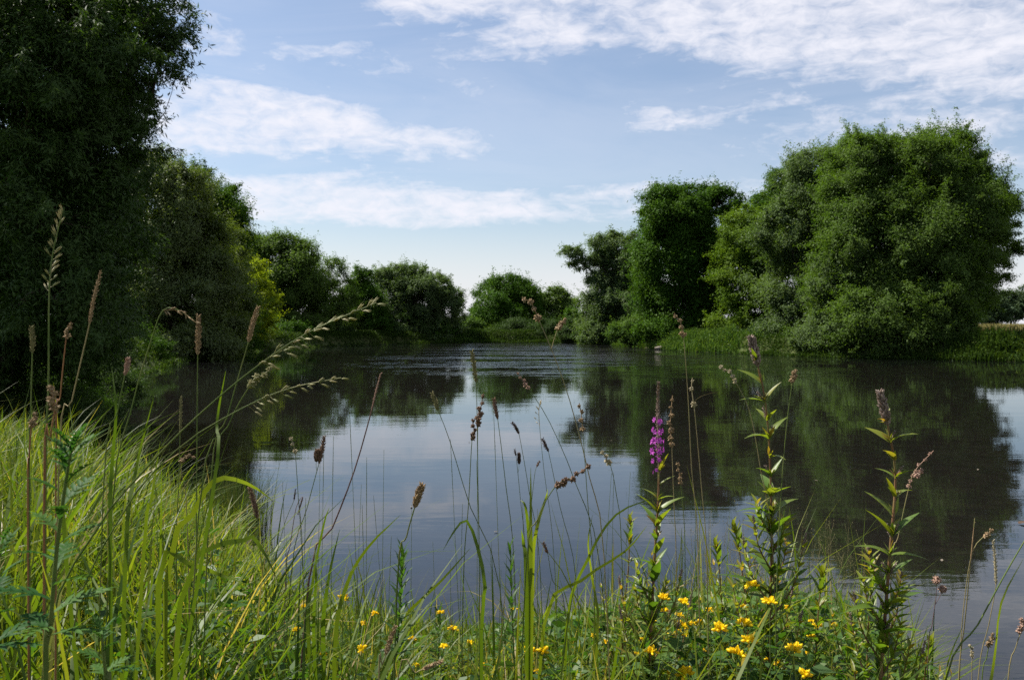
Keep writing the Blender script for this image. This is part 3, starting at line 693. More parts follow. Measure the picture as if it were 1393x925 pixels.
def head_spike(mb, P, r, n=90, sl=None):
    """dense cylindrical head of small scales along path P"""
    P = [np.array(p) for p in P]; L = sum(np.linalg.norm(P[i + 1] - P[i]) for i in range(len(P) - 1))
    sl = sl or r * 1.3
    mb.tube(P, [r * .55 * (.5 + math.sin(PI * min(.95, i / (len(P) - 1) + .12)) * .6) for i in range(len(P))], 5, .3)
    for k in range(n):
        t = (k + rng.random()) / n; f = t * (len(P) - 1); i = min(int(f), len(P) - 2); c = P[i] + (P[i + 1] - P[i]) * (f - i)
        d, a, b = frame_of(P[i + 1] - P[i]); an = k * 2.4 + rng.normal(0, .3); o = a * math.cos(an) + b * math.sin(an)
        env = min(1, .45 + 2.4 * t) * (1 - max(0, t - .65) / .35 * .7)
        s = c + o * r * .45 * env; e = s + (o * .55 + d * .75) * sl * rng.uniform(.7, 1.2)
        mb.spindle(s, e, r * .26, 4, rng.random(), (.3, 1, .7, .1))

def head_clumps(mb, P, r, n=5, per=26):
    """cocksfoot: separate knobbly clusters along path P"""
    P = [np.array(p) for p in P]; mb.tube(P, r * .12, 4, .3)
    for k in range(n):
        t = (k + .4) / n; f = t * (len(P) - 1); i = min(int(f), len(P) - 2); c = P[i] + (P[i + 1] - P[i]) * (f - i)
        d, a, b = frame_of(P[i + 1] - P[i]); rr = r * (1.1 - .5 * t) * rng.uniform(.8, 1.15)
        an0 = k * 2.6; c = c + (a * math.cos(an0) + b * math.sin(an0)) * rr * .35
        mb.spindle(c - d * rr * .7, c + d * rr * .8, rr * .55, 5, .3)
        for j in range(per):
            u = rng.normal(size=3); u /= np.linalg.norm(u); u = u + d * .7; u /= np.linalg.norm(u)
            mb.spindle(c + u * rr * .35, c + u * rr * rng.uniform(.85, 1.15), rr * .2, 4, rng.random(), (.4, 1, .7, .1))

def head_oat(mb, P, sl, n=22, droop=.8, spread=1.0, one=0):
    """loose panicle of hanging spikelets"""
    P = [np.array(p) for p in P]
    mb.tube(P, .0007, 4, .5)
    for k in range(n):
        t = (k + rng.random()) / n; f = t * (len(P) - 1); i = min(int(f), len(P) - 2); c = P[i] + (P[i + 1] - P[i]) * (f - i)
        d, a, b = frame_of(P[i + 1] - P[i]); an = rng.uniform(0, 2 * PI); o = a * math.cos(an) + b * math.sin(an)
        reach = sl * (1.7 - 1.35 * t) * rng.uniform(.3, 1.0) * spread
        e = c + (o * .7 + d * .7) * reach + np.array((0, 0, -1)) * reach * droop * .4
        mb.tube([c, (c + e) / 2 + np.array((0, 0, .1 * reach)), e], .0004, 3, .5)
        dd = o * .35 + d * .75 - np.array((0, 0, droop * .45 * (1 - t))); dd /= np.linalg.norm(dd)
        ln = sl * rng.uniform(.8, 1.2); ti = rng.random()
        mb.spindle(e, e + dd * ln, sl * .13, 4, ti, (.3, 1, .8, .35, .03))
        mb.spindle(e, e + (dd + o * .28) * ln * .85, sl * .09, 4, min(1, ti + .2), (.3, 1, .7, .03))

def head_ball(mb, P, r, n=70):
    c = np.array(P[-1])
    mb.spindle(c - np.array((0, 0, r * .8)), c + np.array((0, 0, r * .8)), r * .7, 6, .3)
    for k in range(n):
        u = rng.normal(size=3); u /= np.linalg.norm(u); mb.spindle(c + u * r * .5, c + u * r * 1.05, r * .14, 4, rng.random(), (.5, 1, .6, .1))

def grass_stem(label, D, path, head, hpx, kind, hmat, smat='green_stem', sr=.0011, n=None, group='flowering grass stems of the near bank', depth=0, leaf=None, extra=None, name='grass_stem', cat='grass stem', **kw):
    """path: pixels from low to tip; hpx: how many of the last points carry the head"""
    m = D / F
    pts = [at(px, py, D + depth * i) for i, (px, py) in enumerate(path)]
    p0, p1 = pts[0], pts[1]
    sl = (p0 - p1); down = max(.02, p0.z - gz(p0.x, p0.y)); k = min(1.0, .22 * down / max(.05, abs(sl.z)))
    bx = p0.x + max(-.15, min(.15, sl.x * k)); b = Vector((bx, p0.y, gz(bx, p0.y)))
    root = thing(name, b, label, cat, group)
    P = smooth_path([b] + pts, 22)
    mb = MB(); mb.tube(P, np.linspace(sr * 1.25, sr * .55, len(P)), 5, .5)
    if leaf:            # a blade along the stem
        for (i, dx, L, w) in leaf:
            q = P[min(len(P) - 2, int(i * len(P)))]; mb.leaf(q, (dx, rng.uniform(-.3, .3), .9), (-dx, .2, .5), L, w, 7, .5, .1, .6, lambda t: (1 - t) ** .6 * min(1, .5 + 3 * t))
    mb.build('stem', M[smat], root)
    hp = smooth_path([at(px, py, D + depth * (len(path) - hpx + i)) for i, (px, py) in enumerate(path[-hpx:])], 8)
    hb = MB()
    {'oat': head_oat, 'spike': head_spike, 'clump': head_clumps, 'ball': head_ball}[kind](hb, hp, head * m * (.66 if kind == 'spike' else .85 if kind == 'clump' else 1), **({'n': n} if n else {}), **kw)
    hb.build('seed_head', M[hmat], root)
    if extra:           # a second small head on a side branch
        q0, pth, hd, kd = extra
        j = min(range(len(P)), key=lambda i: np.linalg.norm(P[i] - np.array(tuple(at(*q0, D)))))
        ep = smooth_path([P[j]] + [at(px, py, D) for px, py in pth], 8)
        sb = MB(); sb.tube(ep, sr * .6, 4, .5); sb.build('side_branch', M[smat], root)
        eb = MB(); {'spike': head_spike, 'clump': head_clumps, 'ball': head_ball}[kd](eb, ep[-4:], hd * m); eb.build('seed_head', M[hmat], root)
    return root

# --- left side
grass_stem('tall upright grass with loose green panicle, highest grass at far left', 1.25, [(62, 700), (66, 520), (67, 400), (72, 345), (86, 285)], 11, 3, 'oat', 'oat_head', 'green_stem', .0013, 26, spread=.55)
grass_stem('slender tan grass head on a stem leaning right, second tallest at left', 1.3, [(80, 640), (98, 545), (122, 440), (128, 405), (137, 370)], 5, 3, 'spike', 'tan_head', 'straw_stem', .0011, 60)
grass_stem('nodding pale grass panicle arched over like a hook in front of the dark trees', 1.35, [(150, 720), (178, 560), (205, 465), (222, 422), (245, 423), (268, 440)], 7, 3, 'oat', 'tan_head', 'green_stem', .0010, 16, spread=.6)
grass_stem('upright brown cylindrical grass head right of the hooked panicle', 1.5, [(267, 800), (268, 600), (269, 482), (270, 455), (270, 430)], 6, 3, 'spike', 'tan_head', 'green_stem', .0010, 80)
grass_stem('blurred brown grass head in front of the small yellow green tree', 1.4, [(285, 680), (310, 565), (338, 465), (344, 440), (351, 418)], 5.5, 3, 'spike', 'tan_head', 'green_stem', .0010, 80)
grass_stem('large oat grass arching to the right with hanging spikelets, topmost of two', 1.2, [(60, 900), (125, 730), (205, 630), (275, 560), (350, 498), (420, 452), (512, 412)], 13, 3, 'oat', 'oat_head', 'green_stem', .0014, 30, droop=1.1, spread=.8)
grass_stem('oat grass arching to the right below the topmost large one', 1.25, [(90, 900), (160, 710), (240, 612), (330, 555), (395, 528), (464, 514)], 11, 3, 'oat', 'oat_head', 'green_stem', .0011, 18, droop=1.0, spread=.7)
grass_stem('whitish knobbly grass head between the two arching oat grasses', 1.3, [(270, 700), (310, 580), (340, 525), (352, 515), (371, 500)], 9, 3, 'clump', 'oat_head', 'green_stem', .0010, 5)
grass_stem('small round pinkish head on a straight stem left of the hooked panicle', 1.3, [(140, 680), (160, 560), (170, 510), (173, 497), (174, 488)], 6, 3, 'spike', 'pink_head', 'green_stem', .0009, 40)
grass_stem('pale knobbly grass head low at the left edge', 1.2, [(38, 720), (40, 620), (43, 580), (45, 572), (50, 560)], 7, 3, 'clump', 'tan_head', 'rust_stem', .0011, 4)
grass_stem('thin rust coloured stem with blurred brown tuft at far left', .95, [(60, 690), (68, 600), (74, 560), (72, 540), (70, 524)], 9, 3, 'clump', 'tan_head', 'rust_stem', .0011, 4)
grass_stem('orange stem with small forked straw tuft beside the tallest grass', 1.25, [(76, 640), (82, 540), (90, 460), (92, 448), (97, 438)], 6, 3, 'clump', 'tan_head', 'rust_stem', .0010, 4)
grass_stem('green narrow spike standing at the left edge of the picture', 1.3, [(40, 680), (42, 560), (44, 480), (44, 462), (43, 445)], 6, 3, 'spike', 'greenish_head', 'green_stem', .0011, 50)
grass_stem('thin grass with greenish spike standing before the dark water', 1.8, [(240, 760), (243, 660), (245, 590), (246, 560), (246, 540)], 4, 3, 'spike', 'greenish_head', 'green_stem', .0010, 40)
grass_stem('drooping tan head in front of the dark bank left of the rushes', 1.8, [(255, 720), (248, 650), (246, 628), (255, 620), (266, 622)], 5, 3, 'clump', 'tan_head', 'straw_stem', .0009, 4)
# --- left centre
grass_stem('brown hanging grass head by the rushes', 1.9, [(365, 850), (356, 770), (350, 705), (346, 685), (340, 664)], 6, 3, 'spike', 'brown_head', 'green_stem', .0009, 60)
grass_stem('bent reddish brown dry stem leaning right, tip before the far reflection', 1.7, [(420, 790), (452, 718), (482, 640), (505, 560), (512, 530), (518, 508)], 3, 3, 'spike', 'pink_head', 'purple_stem', .0016, 24)
grass_stem('brown twin heads on one stem above the cloud reflection', 1.8, [(395, 790), (418, 690), (434, 630), (438, 612), (441, 594)], 5.5, 3, 'spike', 'brown_head', 'green_stem', .0009, 40, extra=((430, 645), [(430, 632), (432, 613)], 4, 'spike'))
grass_stem('short pale head on a thin stem left of the twin brown heads', 1.9, [(412, 770), (406, 680), (402, 620), (399, 603), (393, 595)], 5, 3, 'clump', 'pale_head', 'green_stem', .0008, 3)
grass_stem('fluffy brown head on a stiff stem beside the narrow leaved shoot', 1.5, [(540, 800), (553, 730), (564, 690), (568, 676), (574, 660)], 8, 3, 'spike', 'tan_head', 'green_stem', .0014, 70)
grass_stem('thin grass with tiny dark tip left of the twin brown heads', 2.0, [(372, 800), (385, 720), (400, 680), (402, 665)], 2.5, 2, 'spike', 'dark_head', 'green_stem', .0008, 16)
grass_stem('tiny dark head curved over near the bent reddish stem', 1.9, [(388, 800), (395, 740), (403, 690), (412, 676), (405, 700)], 2.5, 2, 'spike', 'brown_head', 'purple_stem', .0009, 16)
# --- centre
grass_stem('olive grass head standing in the bright gap reflection', 1.9, [(652, 780), (650, 650), (648, 520), (645, 500), (642, 478)], 5.5, 3, 'spike', 'greenish_head', 'green_stem', .0009, 50)
grass_stem('olive head on a stem leaning left, leftmost of the centre cluster', 1.9, [(680, 800), (640, 690), (612, 600), (596, 558), (592, 546), (588, 535)], 5, 3, 'spike', 'greenish_head', 'green_stem', .0009, 40)
grass_stem('dark brown beaded head, upper of the thick pair in the centre', 1.8, [(652, 780), (650, 650), (650, 580), (653, 560), (658, 535)], 6.5, 3, 'clump', 'brown_head', 'green_stem', .0009, 6)
grass_stem('dark brown beaded head, lower of the thick pair in the centre', 1.8, [(630, 800), (637, 690), (642, 598), (645, 585), (642, 569)], 6, 3, 'clump', 'brown_head', 'green_stem', .0010, 5)
grass_stem('greenish brown head right of the thick pair', 1.9, [(700, 780), (688, 660), (677, 570), (674, 556), (672, 543)], 5, 3, 'spike', 'brown_head', 'green_stem', .0009, 40)
grass_stem('small dark narrow head leaning left, middle of the centre stems', 2.0, [(735, 780), (720, 670), (706, 590), (702, 582), (697, 575)], 4, 3, 'spike', 'dark_head', 'green_stem', .0008, 30)
grass_stem('tiny dark oval head on a hair thin stem', 2.0, [(716, 780), (708, 680), (702, 620), (701, 616), (700, 611)], 2.6, 3, 'spike', 'dark_head', 'green_stem', .0007, 16, extra=((705, 650), [(706, 635), (706, 617)], 2.4, 'spike'))
grass_stem('small dark narrow head right of the tiny oval heads', 2.0, [(785, 800), (762, 690), (746, 614), (742, 606), (738, 597)], 4, 3, 'spike', 'dark_head', 'green_stem', .0008, 30)
grass_stem('tiny dark floret pair above the green broad blades', 1.9, [(722, 760), (722, 700), (727, 648), (730, 635), (734, 627)], 3, 2, 'spike', 'brown_head', 'green_stem', .0007, 16)
grass_stem('tallest centre grass with pale bent tuft against the far trees', 1.7, [(822, 760), (802, 650), (775, 545), (750, 475), (734, 438), (724, 415), (710, 404)], 6.5, 3, 'clump', 'tan_head', 'straw_stem', .0010, 4, extra=((752, 478), [(756, 455), (762, 442), (770, 434)], 5, 'clump'))
grass_stem('reddish head on a long stem leaning left under the wind streaks', 1.8, [(818, 780), (784, 660), (748, 575), (720, 530), (712, 518), (702, 506)], 4.5, 3, 'clump', 'pink_head', 'green_stem', .0008, 5)
grass_stem('faint pale panicle in the middle of the mirror water', 1.9, [(755, 780), (740, 640), (734, 580), (733, 560), (735, 545)], 5, 3, 'oat', 'pale_head', 'green_stem', .0006, 9)
grass_stem('tan head on an upright stem right of the centre cluster', 1.9, [(808, 800), (800, 690), (793, 590), (791, 565), (788, 548)], 5.5, 3, 'clump', 'tan_head', 'green_stem', .0009, 4)
grass_stem('pale knobbly head leaning left beside the purple flower', 1.8, [(846, 760), (838, 670), (830, 632), (825, 624), (819, 612)], 5.5, 3, 'clump', 'pale_head', 'green_stem', .0008, 4)
grass_stem('big brown beaded head lying almost level in the centre foreground', 1.6, [(715, 780), (732, 705), (756, 661), (778, 650), (804, 632)], 7.5, 3, 'clump', 'brown_head', 'green_stem', .0011, 7)
grass_stem('rough brown straw head low in the grass at the bottom centre', 1.3, [(515, 930), (520, 905), (525, 890), (530, 872), (538, 852)], 6, 3, 'spike', 'tan_head', 'straw_stem', .0011, 60)
grass_stem('dry straw head lying in the grass at the bottom centre', 1.4, [(540, 930), (565, 915), (575, 910), (585, 906), (602, 899)], 5, 3, 'spike', 'tan_head', 'straw_stem', .0011, 50)
grass_stem('dark small head on a leaning stem in front of the green broad blades', 1.8, [(770, 840), (752, 790), (745, 752), (742, 745), (739, 738)], 4, 3, 'spike', 'brown_head', 'green_stem', .0008, 24)
# --- right
grass_stem('very tall straight stem with bent pale tuft before the right bank', 1.8, [(950, 760), (941, 640), (936, 540), (930, 460), (926, 440), (917, 426)], 6, 3, 'clump', 'tan_head', 'straw_stem', .0009, 4)
grass_stem('pale oval knobbly head with a curved blade on its stem', 1.8, [(962, 780), (954, 660), (945, 560), (941, 528), (942, 514)], 5.5, 3, 'clump', 'pale_head', 'straw_stem', .0009, 3, leaf=[(.62, .9, .055, .004)])
grass_stem('whitish beaded head nodding left beside the left green leafy stem', 1.8, [(1052, 760), (1035, 640), (1020, 560), (1002, 522), (992, 506), (977, 499)], 5.5, 3, 'clump', 'pale_head', 'straw_stem', .0009, 5)
grass_stem('long thin stem with small square tan head right of the left leafy stem', 1.75, [(1056, 830), (1062, 680), (1070, 580), (1078, 520), (1082, 503)], 6, 2, 'clump', 'tan_head', 'green_stem', .0010, 5)
grass_stem('orange brown upright head just right of the purple flower', 1.8, [(920, 780), (917, 690), (914, 610), (912, 575), (915, 538)], 6, 3, 'clump', 'tan_head', 'straw_stem', .0009, 7)
grass_stem('curled beaded pale head below the orange brown one', 1.8, [(932, 780), (930, 700), (926, 660), (925, 645), (920, 628)], 5, 3, 'clump', 'tan_head', 'green_stem', .0008, 5)
grass_stem('pinkish beaded head leaning right beside the right leafy stem', 1.7, [(1212, 790), (1222, 730), (1236, 665), (1245, 640), (1270, 613)], 5, 3, 'clump', 'pink_head', 'straw_stem', .0009, 7, extra=((1236, 665), [(1242, 650), (1255, 639)], 5, 'clump'))
grass_stem('short tan head at the end of a bent dry stalk, far right over the water', 1.8, [(1306, 900), (1314, 800), (1324, 748), (1338, 730), (1344, 726), (1352, 720)], 5.5, 3, 'clump', 'tan_head', 'straw_stem', .0009, 3)
grass_stem('bare pointed dry stalk rising right of the leafy stems', 1.8, [(1304, 930), (1312, 850), (1320, 770), (1326, 705)], 2.2, 2, 'spike', 'tan_head', 'straw_stem', .0014, 14)
grass_stem('white narrow seed spike at the far right', 1.7, [(1330, 930), (1345, 850), (1355, 795), (1354, 765), (1351, 735)], 4, 3, 'spike', 'pale_head', 'straw_stem', .0009, 50)
grass_stem('green stem slanting out of the picture at the right edge', 1.6, [(1285, 930), (1330, 850), (1365, 785), (1400, 725), (1415, 700)], 4, 2, 'spike', 'greenish_head', 'green_stem', .0016, 30)
grass_stem('pale knobbly head low at the right edge of the water', 1.7, [(1335, 940), (1342, 895), (1345, 880), (1348, 870), (1352, 860)], 6, 3, 'clump', 'tan_head', 'green_stem', .0010, 4)
grass_stem('tan plump head touching the right edge of the picture', 1.6, [(1370, 940), (1382, 880), (1388, 862), (1390, 850), (1391, 840)], 6, 3, 'clump', 'pink_head', 'straw_stem', .0010, 4)
grass_stem('little pale spike low between the right leafy stem and the edge', 1.8, [(1322, 940), (1322, 905), (1323, 895), (1322, 884), (1320, 876)], 4.5, 3, 'clump', 'pale_head', 'straw_stem', .0009, 4)
grass_stem('pair of round pink clover heads over the water at right', 1.7, [(1262, 900), (1268, 850), (1273, 815), (1274, 800), (1274, 789)], 6.5, 2, 'ball', 'pink_head', 'purple_stem', .0008, extra=((1271, 825), [(1278, 812), (1282, 801)], 6, 'ball'), name='clover', cat='flower', group='pink clover')
# bare stems between the heads
bare = MB()

# ------------------------------------------------------------------ loosestrife
def loosestrife(label, D, path, spike_from, flowers=False, leaf_px=46, nodes=15, side=8, name='loosestrife_plant', first=0.12, sr=.0032, young=False):
    m = D / F
    pts = [at(px + (rng.uniform(-4, 4) if 0 < i < len(path) - 2 else 0), py, D + rng.uniform(-.02, .02)) for i, (px, py) in enumerate(path)]; p0 = pts[0]
    b = Vector((p0.x, D, gz(p0.x, D)))
    root = thing(name, b, label, 'wildflower', 'loosestrife plants')
    P = smooth_path([b] + pts, 30); n = len(P)
    st = MB(); st.tube(P, np.linspace(sr * 1.2, sr * .45, n), 6, .5)
    Pn = np.array(P); seg = np.r_[0, np.cumsum(np.linalg.norm(np.diff(Pn, axis=0), axis=1))]; L = seg[-1]
    def pos(t):
        s = t * L; return np.array([np.interp(s, seg, Pn[:, i]) for i in range(3)])
    zs = at(path[0][0], spike_from, D).z
    ts = next(i for i in range(1, 200) if pos(i / 200)[2] > zs or i == 199) / 200
    lf = MB(); buds = []
    for k in range(nodes):
        t = first + (ts - first) * (k / (nodes - 1)) ** .92
        c = pos(t); d, a, bb = frame_of(pos(min(1, t + .02)) - pos(max(0, t - .02)))
        u = k / (nodes - 1); ang = (k % 2) * PI / 2 + .45 + rng.normal(0, .35)
        ll = 1.25 * leaf_px * m * (1.15 - .62 * u) * rng.uniform(.65, 1.15)
        for s in (0, PI):
            o = a * math.cos(ang + s) + bb * math.sin(ang + s)
            if rng.random() < .1: continue
            lf.leaf(c, o * (.95 - .35 * u) * rng.uniform(.7, 1.15) + rng.normal(size=3) * .1 + d * (.45 + .4 * u), d - o * .4, ll, ll * rng.uniform(.2, .28), 6, rng.uniform(.0, .6), .22, min(1, max(0, .15 + .55 * u ** 1.5 + rng.normal(0, .12))))
            # small shoots in the leaf axils
            for q in range(4 if u > .3 else 6):
                oo = o * rng.uniform(.2, .7) + d * rng.uniform(.6, 1.) + rng.normal(size=3) * .25
                lf.leaf(c + d * .004, oo, d - o * .5, ll * rng.uniform(.25, .55), ll * .12, 4, .1, .2, min(1, max(0, .35 + .45 * u + rng.normal(0, .15))))
            if not flowers and u > .35 and rng.random() < .4:
                buds.append(([c + o * .004 + d * .004, c + (o * .5 + d) * .012, c + (o * .7 + d * 1.3) * .02], .0035, 18))
    # leafy side shoots
    for k in range(side):
        t = first + (ts - first) * (.05 + .5 * k / max(1, side)) ; c = pos(t); an = rng.uniform(-.7, .7) + (PI if k % 2 else 0)
        o = np.array((math.cos(an), math.sin(an) * .6, 0)); ln = rng.uniform(80, 140) * m * (1 - .06 * k)
        e = c + (o * .45 + np.array((0, 0, 1.))) * ln; SP = smooth_path([c, c * .5 + e * .5 + o * ln * .1, e], 8)
        st.tube(SP, np.linspace(sr * .6, sr * .25, len(SP)), 5, .5)
        for j in range(1, len(SP)):
            d, a, bb = frame_of(SP[j] - SP[j - 1]); ang = (j % 2) * PI / 2 + rng.normal(0, .2); ll = leaf_px * m * (.62 - .03 * j)
            for s in (0, PI):
                oo = a * math.cos(ang + s) + bb * math.sin(ang + s)
                lf.leaf(SP[j], oo * .7 + d * .7, d - oo * .4, ll, ll * .24, 5, rng.uniform(0, .3), .2, max(0, min(1, .35 + .05 * j + rng.normal(0, .12))))
        if rng.random() < .6: buds.append(([e, e + (e - SP[-2]) * .8, e + (e - SP[-2]) * 1.6], .0035, 24))
    if young:
        for q in range(9):
            an = q * 2.4; o = np.array((math.cos(an), math.sin(an), 0)); lf.leaf(pos(.9 + .1 * q / 9), o * (.6 - .04 * q) + np.array((0, 0, 1.)), np.array((0, 0, 1.)) - o, leaf_px * m * (.85 - .05 * q), leaf_px * m * .2, 5, .1, .2, .3 + .05 * q)
    st.build('stem', M['red_stem'], root); lf.build('foliage', M['loosestrife'], root)
    sp = [pos(ts + (1 - ts) * i / 8) for i in range(9)]
    if flowers:
        buds.append(([pos(ts + (1 - ts) * (.0 + i / 10)) for i in range(11)], .0046, 170))
    else:
        buds.append((sp, 6.0 * m, 130))
    if young: buds = []
    for args in buds:
        bd = MB(); head_spike(bd, *args); bd.build('bud_spike', M['bud'], root)
    if flowers:
        for (py, w, cnt) in flowers:
            fl = MB(); c0 = at(np.interp(py, [p[1] for p in path[::-1]], [p[0] for p in path[::-1]]), py, D); c0 = np.array(tuple(c0))
            for j in range(cnt):
                an = 2 * PI * j / cnt + rng.normal(0, .15); o = np.array((math.cos(an), math.sin(an), rng.uniform(-.1, .45))); o /= np.linalg.norm(o)
                fc = c0 + o * w * m * .7 + np.array((0, 0, rng.normal(0, 1.6) * m)); d, a, bb = frame_of(o)
                for q in range(6):
                    pa = 2 * PI * q / 6 + rng.normal(0, .12); oo = a * math.cos(pa) + bb * math.sin(pa)
                    fl.leaf(fc, oo + d * .5, d, w * m * .52, w * m * .24, 4, .25, .25, rng.random())
            fl.build('flower_whorl', M['magenta'], root)
    return root

loosestrife('loosestrife in bloom with a magenta flower spike', 1.75, [(884, 960), (889, 860), (892, 760), (893, 660), (895, 560), (896, 520)], 645,
            [(574, 8, 5), (585, 9, 5), (600, 10.5, 6), (613, 11, 5), (627, 8.5, 5), (641, 6, 4)], 46, 19, 10, first=.28)
loosestrife('left leafy loosestrife in bud, tall and yellow green over dark water', 1.8, [(1048, 960), (1046, 860), (1049, 740), (1047, 620), (1040, 540), (1022, 460)], 498, False, 52, 18, 10, first=.28)
loosestrife('right leafy loosestrife in bud, standing nearest the right edge', 1.65, [(1196, 980), (1204, 860), (1212, 740), (1216, 650), (1210, 590), (1197, 534)], 578, False, 56, 18, 10, first=.26, sr=.0036)
# young plants without spikes
for lab, D, path, lp in [('short leafy loosestrife shoot between the purple flower and the left tall stem', 2.0, [(985, 940), (984, 840), (978, 770), (972, 735)], 30),
                         ('forked young loosestrife shoot close left of the left tall stem', 1.95, [(1022, 940), (1018, 840), (1006, 750), (996, 712)], 34),
                         ('young loosestrife shoot between the two tall leafy stems', 1.95, [(1102, 960), (1108, 880), (1114, 820), (1120, 775)], 38),
                         ('young loosestrife shoot just left of the right tall stem', 1.8, [(1180, 970), (1182, 880), (1184, 810), (1186, 770)], 34),
                         ('low loosestrife shoot at the water right of the right tall stem', 1.8, [(1246, 990), (1254, 930), (1260, 900), (1268, 868)], 30),
                         ('young loosestrife shoot left of the purple flower', 1.95, [(846, 940), (850, 840), (855, 770), (858, 700)], 26)]:
    loosestrife(lab, D, path, path[-1][1] + 14, False, lp, 10, 5, first=.35, sr=.002, young=True)

# ------------------------------------------------------------------ other leafy plants
def mugwort(label, D, path, leaf_px, nodes, group='leafy herbs of the near bank', mat='mugwort', name='mugwort_plant'):
    m = D / F; pts = [at(px, py, D) for px, py in path]; b = Vector((pts[0].x, D, gz(pts[0].x, D)))
    root = thing(name, b, label, 'plant', group); P = smooth_path([b] + pts, 24)
    st = MB(); st.tube(P, np.linspace(.003, .0012, len(P)), 6, .5); st.build('stem', M['green_stem'], root)
    lf = MB(); Pn = np.array(P)
    for k in range(nodes):
        f = (.35 + .65 * k / (nodes - 1)) * (len(P) - 1); i = min(int(f), len(P) - 2); c = Pn[i] + (Pn[i + 1] - Pn[i]) * (f - i)
        d = np.array((0, 0, 1.)); an = k * 2.4; o = np.array((math.cos(an), math.sin(an), 0)); u = k / (nodes - 1)
        dd = o * (1 - .6 * u) + d * (.35 + .6 * u); dd /= np.linalg.norm(dd); L = leaf_px * m * (1.1 - .5 * u) * rng.uniform(.8, 1.1)
        ti = rng.random(); lf.leaf(c, dd, d - o * .3, L, L * .13, 5, .3, .15, ti)
        s = np.cross(dd, d); s /= np.linalg.norm(s)
        for j in range(1, 5):
            for sg in (-1, 1):
                t = .18 * j + .05; q = c + dd * L * t - np.array((0, 0, .3 * L * t * t))
                lf.leaf(q, dd * .75 + s * sg * .75, d - o * .3, L * (.48 - .07 * j), L * .085, 4, .2, .15, ti)
    lf.build('foliage', M[mat], root); return root
mugwort('blurred mugwort with feathery dark green leaves in the left foreground', .85, [(62, 960), (68, 860), (78, 740), (92, 640), (98, 610)], 85, 22)
mugwort('second mugwort at the bottom left edge, lower and half out of the picture', .9, [(-20, 980), (-14, 880), (-6, 790), (2, 740)], 80, 14)
mugwort('small mugwort shoot lower right of the blurred one', .95, [(150, 990), (145, 930), (140, 880), (138, 860)], 55, 10)

def leafy_shoot(label, D, path, leaf_px, nodes):
    m = D / F; pts = [at(px, py, D) for px, py in path]; b = Vector((pts[0].x, D, gz(pts[0].x, D)))
    root = thing('leafy_shoot', b, label, 'plant', 'leafy herbs of the near bank'); P = smooth_path([b] + pts, 24)
    st = MB(); st.tube(P, np.linspace(.0022, .001, len(P)), 5, .5); st.build('stem', M['green_stem'], root)
    lf = MB(); Pn = np.array(P)
    for k in range(nodes):
        f = (.45 + .55 * k / (nodes - 1)) * (len(P) - 1); i = min(int(f), len(P) - 2); c = Pn[i] + (Pn[i + 1] - Pn[i]) * (f - i)
        an = k * 2.4; o = np.array((math.cos(an), math.sin(an), 0)); u = k / (nodes - 1); L = leaf_px * m * (1 - .35 * u)
        lf.leaf(c, o * (.9 - .6 * u) + np.array((0, 0, .5 + .6 * u)), np.array((0, 0, 1.)) - o * .3, L, L * .2, 5, .2, .15, rng.random() * .6)
    lf.build('foliage', M['herb'], root)
leafy_shoot('narrow leaved green shoot in the bottom centre left below the fluffy brown head', 1.55, [(532, 960), (540, 880), (545, 810), (548, 752)], 34, 44)
leafy_shoot('small narrow leaved shoot at the waterline left of centre', 1.9, [(596, 940), (597, 880), (598, 830)], 26, 26)
leafy_shoot('narrow leaved shoot under the green broad blades', 1.8, [(700, 940), (697, 840), (694, 745)], 28, 30)

# broad blades that stand out of the grass in the centre
def blade_plant(label, D, blades):
    p = at(*blades[0][0][0], D); b = Vector((p.x, D, gz(p.x, D))); root = thing('reed_grass', b, label, 'grass', 'broad bladed grasses of the near bank'); mb = MB()
    for pts, w in blades:
        P = smooth_path([b] + [at(x, y, D + rng.uniform(-.05, .05)) for x, y in pts], 14); m = D / F; n = len(P)
        v = []; side = np.array((1., .35, 0)) / 1.06
        for i, q in enumerate(P):
            t = i / (n - 1); d = P[min(n - 1, i + 1)] - P[max(0, i - 1)]; s = np.cross(d, np.array((.25, -1., .3))); s /= np.linalg.norm(s)
            ww = w * m * .36 * min(1, .5 + 2 * t) * (1 - t ** 3) + .0002
            v += [q + s * ww, q + np.array((0, .15, 0)) * ww * .0, q - s * ww]
        qd = []
        for i in range(n - 1):
            o = i * 3; qd += [(o, o + 1, o + 4, o + 3), (o + 1, o + 2, o + 5, o + 4)]
        mb.add(v, qd, rng.uniform(.15, .5))
    mb.build('blades', M['grass'], root)
blade_plant('broad green blades rising before the water in the centre', 1.7, [([(720, 830), (720, 740), (715, 690), (708, 680)], 8), ([(722, 800), (722, 700), (722, 635)], 7), ([(724, 800), (730, 720), (742, 680), (745, 665)], 7), ([(716, 800), (712, 740), (709, 720)], 8), ([(740, 850), (790, 790), (850, 750), (880, 715)], 6)])
blade_plant('long arching blade with drooping tip over the rushes', 1.4, [([(225, 800), (262, 700), (290, 655), (320, 652), (350, 665), (372, 682)], 10), ([(215, 800), (260, 770), (300, 782), (338, 795)], 9), ([(245, 820), (330, 735), (355, 745), (378, 790)], 9)])
blade_plant('upright blades beside the bent reddish stem', 1.6, [([(455, 900), (470, 800), (500, 745), (545, 700)], 8), ([(440, 900), (445, 800), (462, 720)], 8), ([(428, 900), (430, 790), (428, 740)], 6), ([(420, 880), (424, 800), (440, 715), (448, 690)], 6), ([(500, 930), (540, 850), (600, 790), (640, 745)], 7)])
blade_plant('blade with a dark withered tip bent over the centre left water', 1.6, [([(655, 860), (660, 800), (650, 745), (635, 708), (618, 722), (603, 748)], 7)])
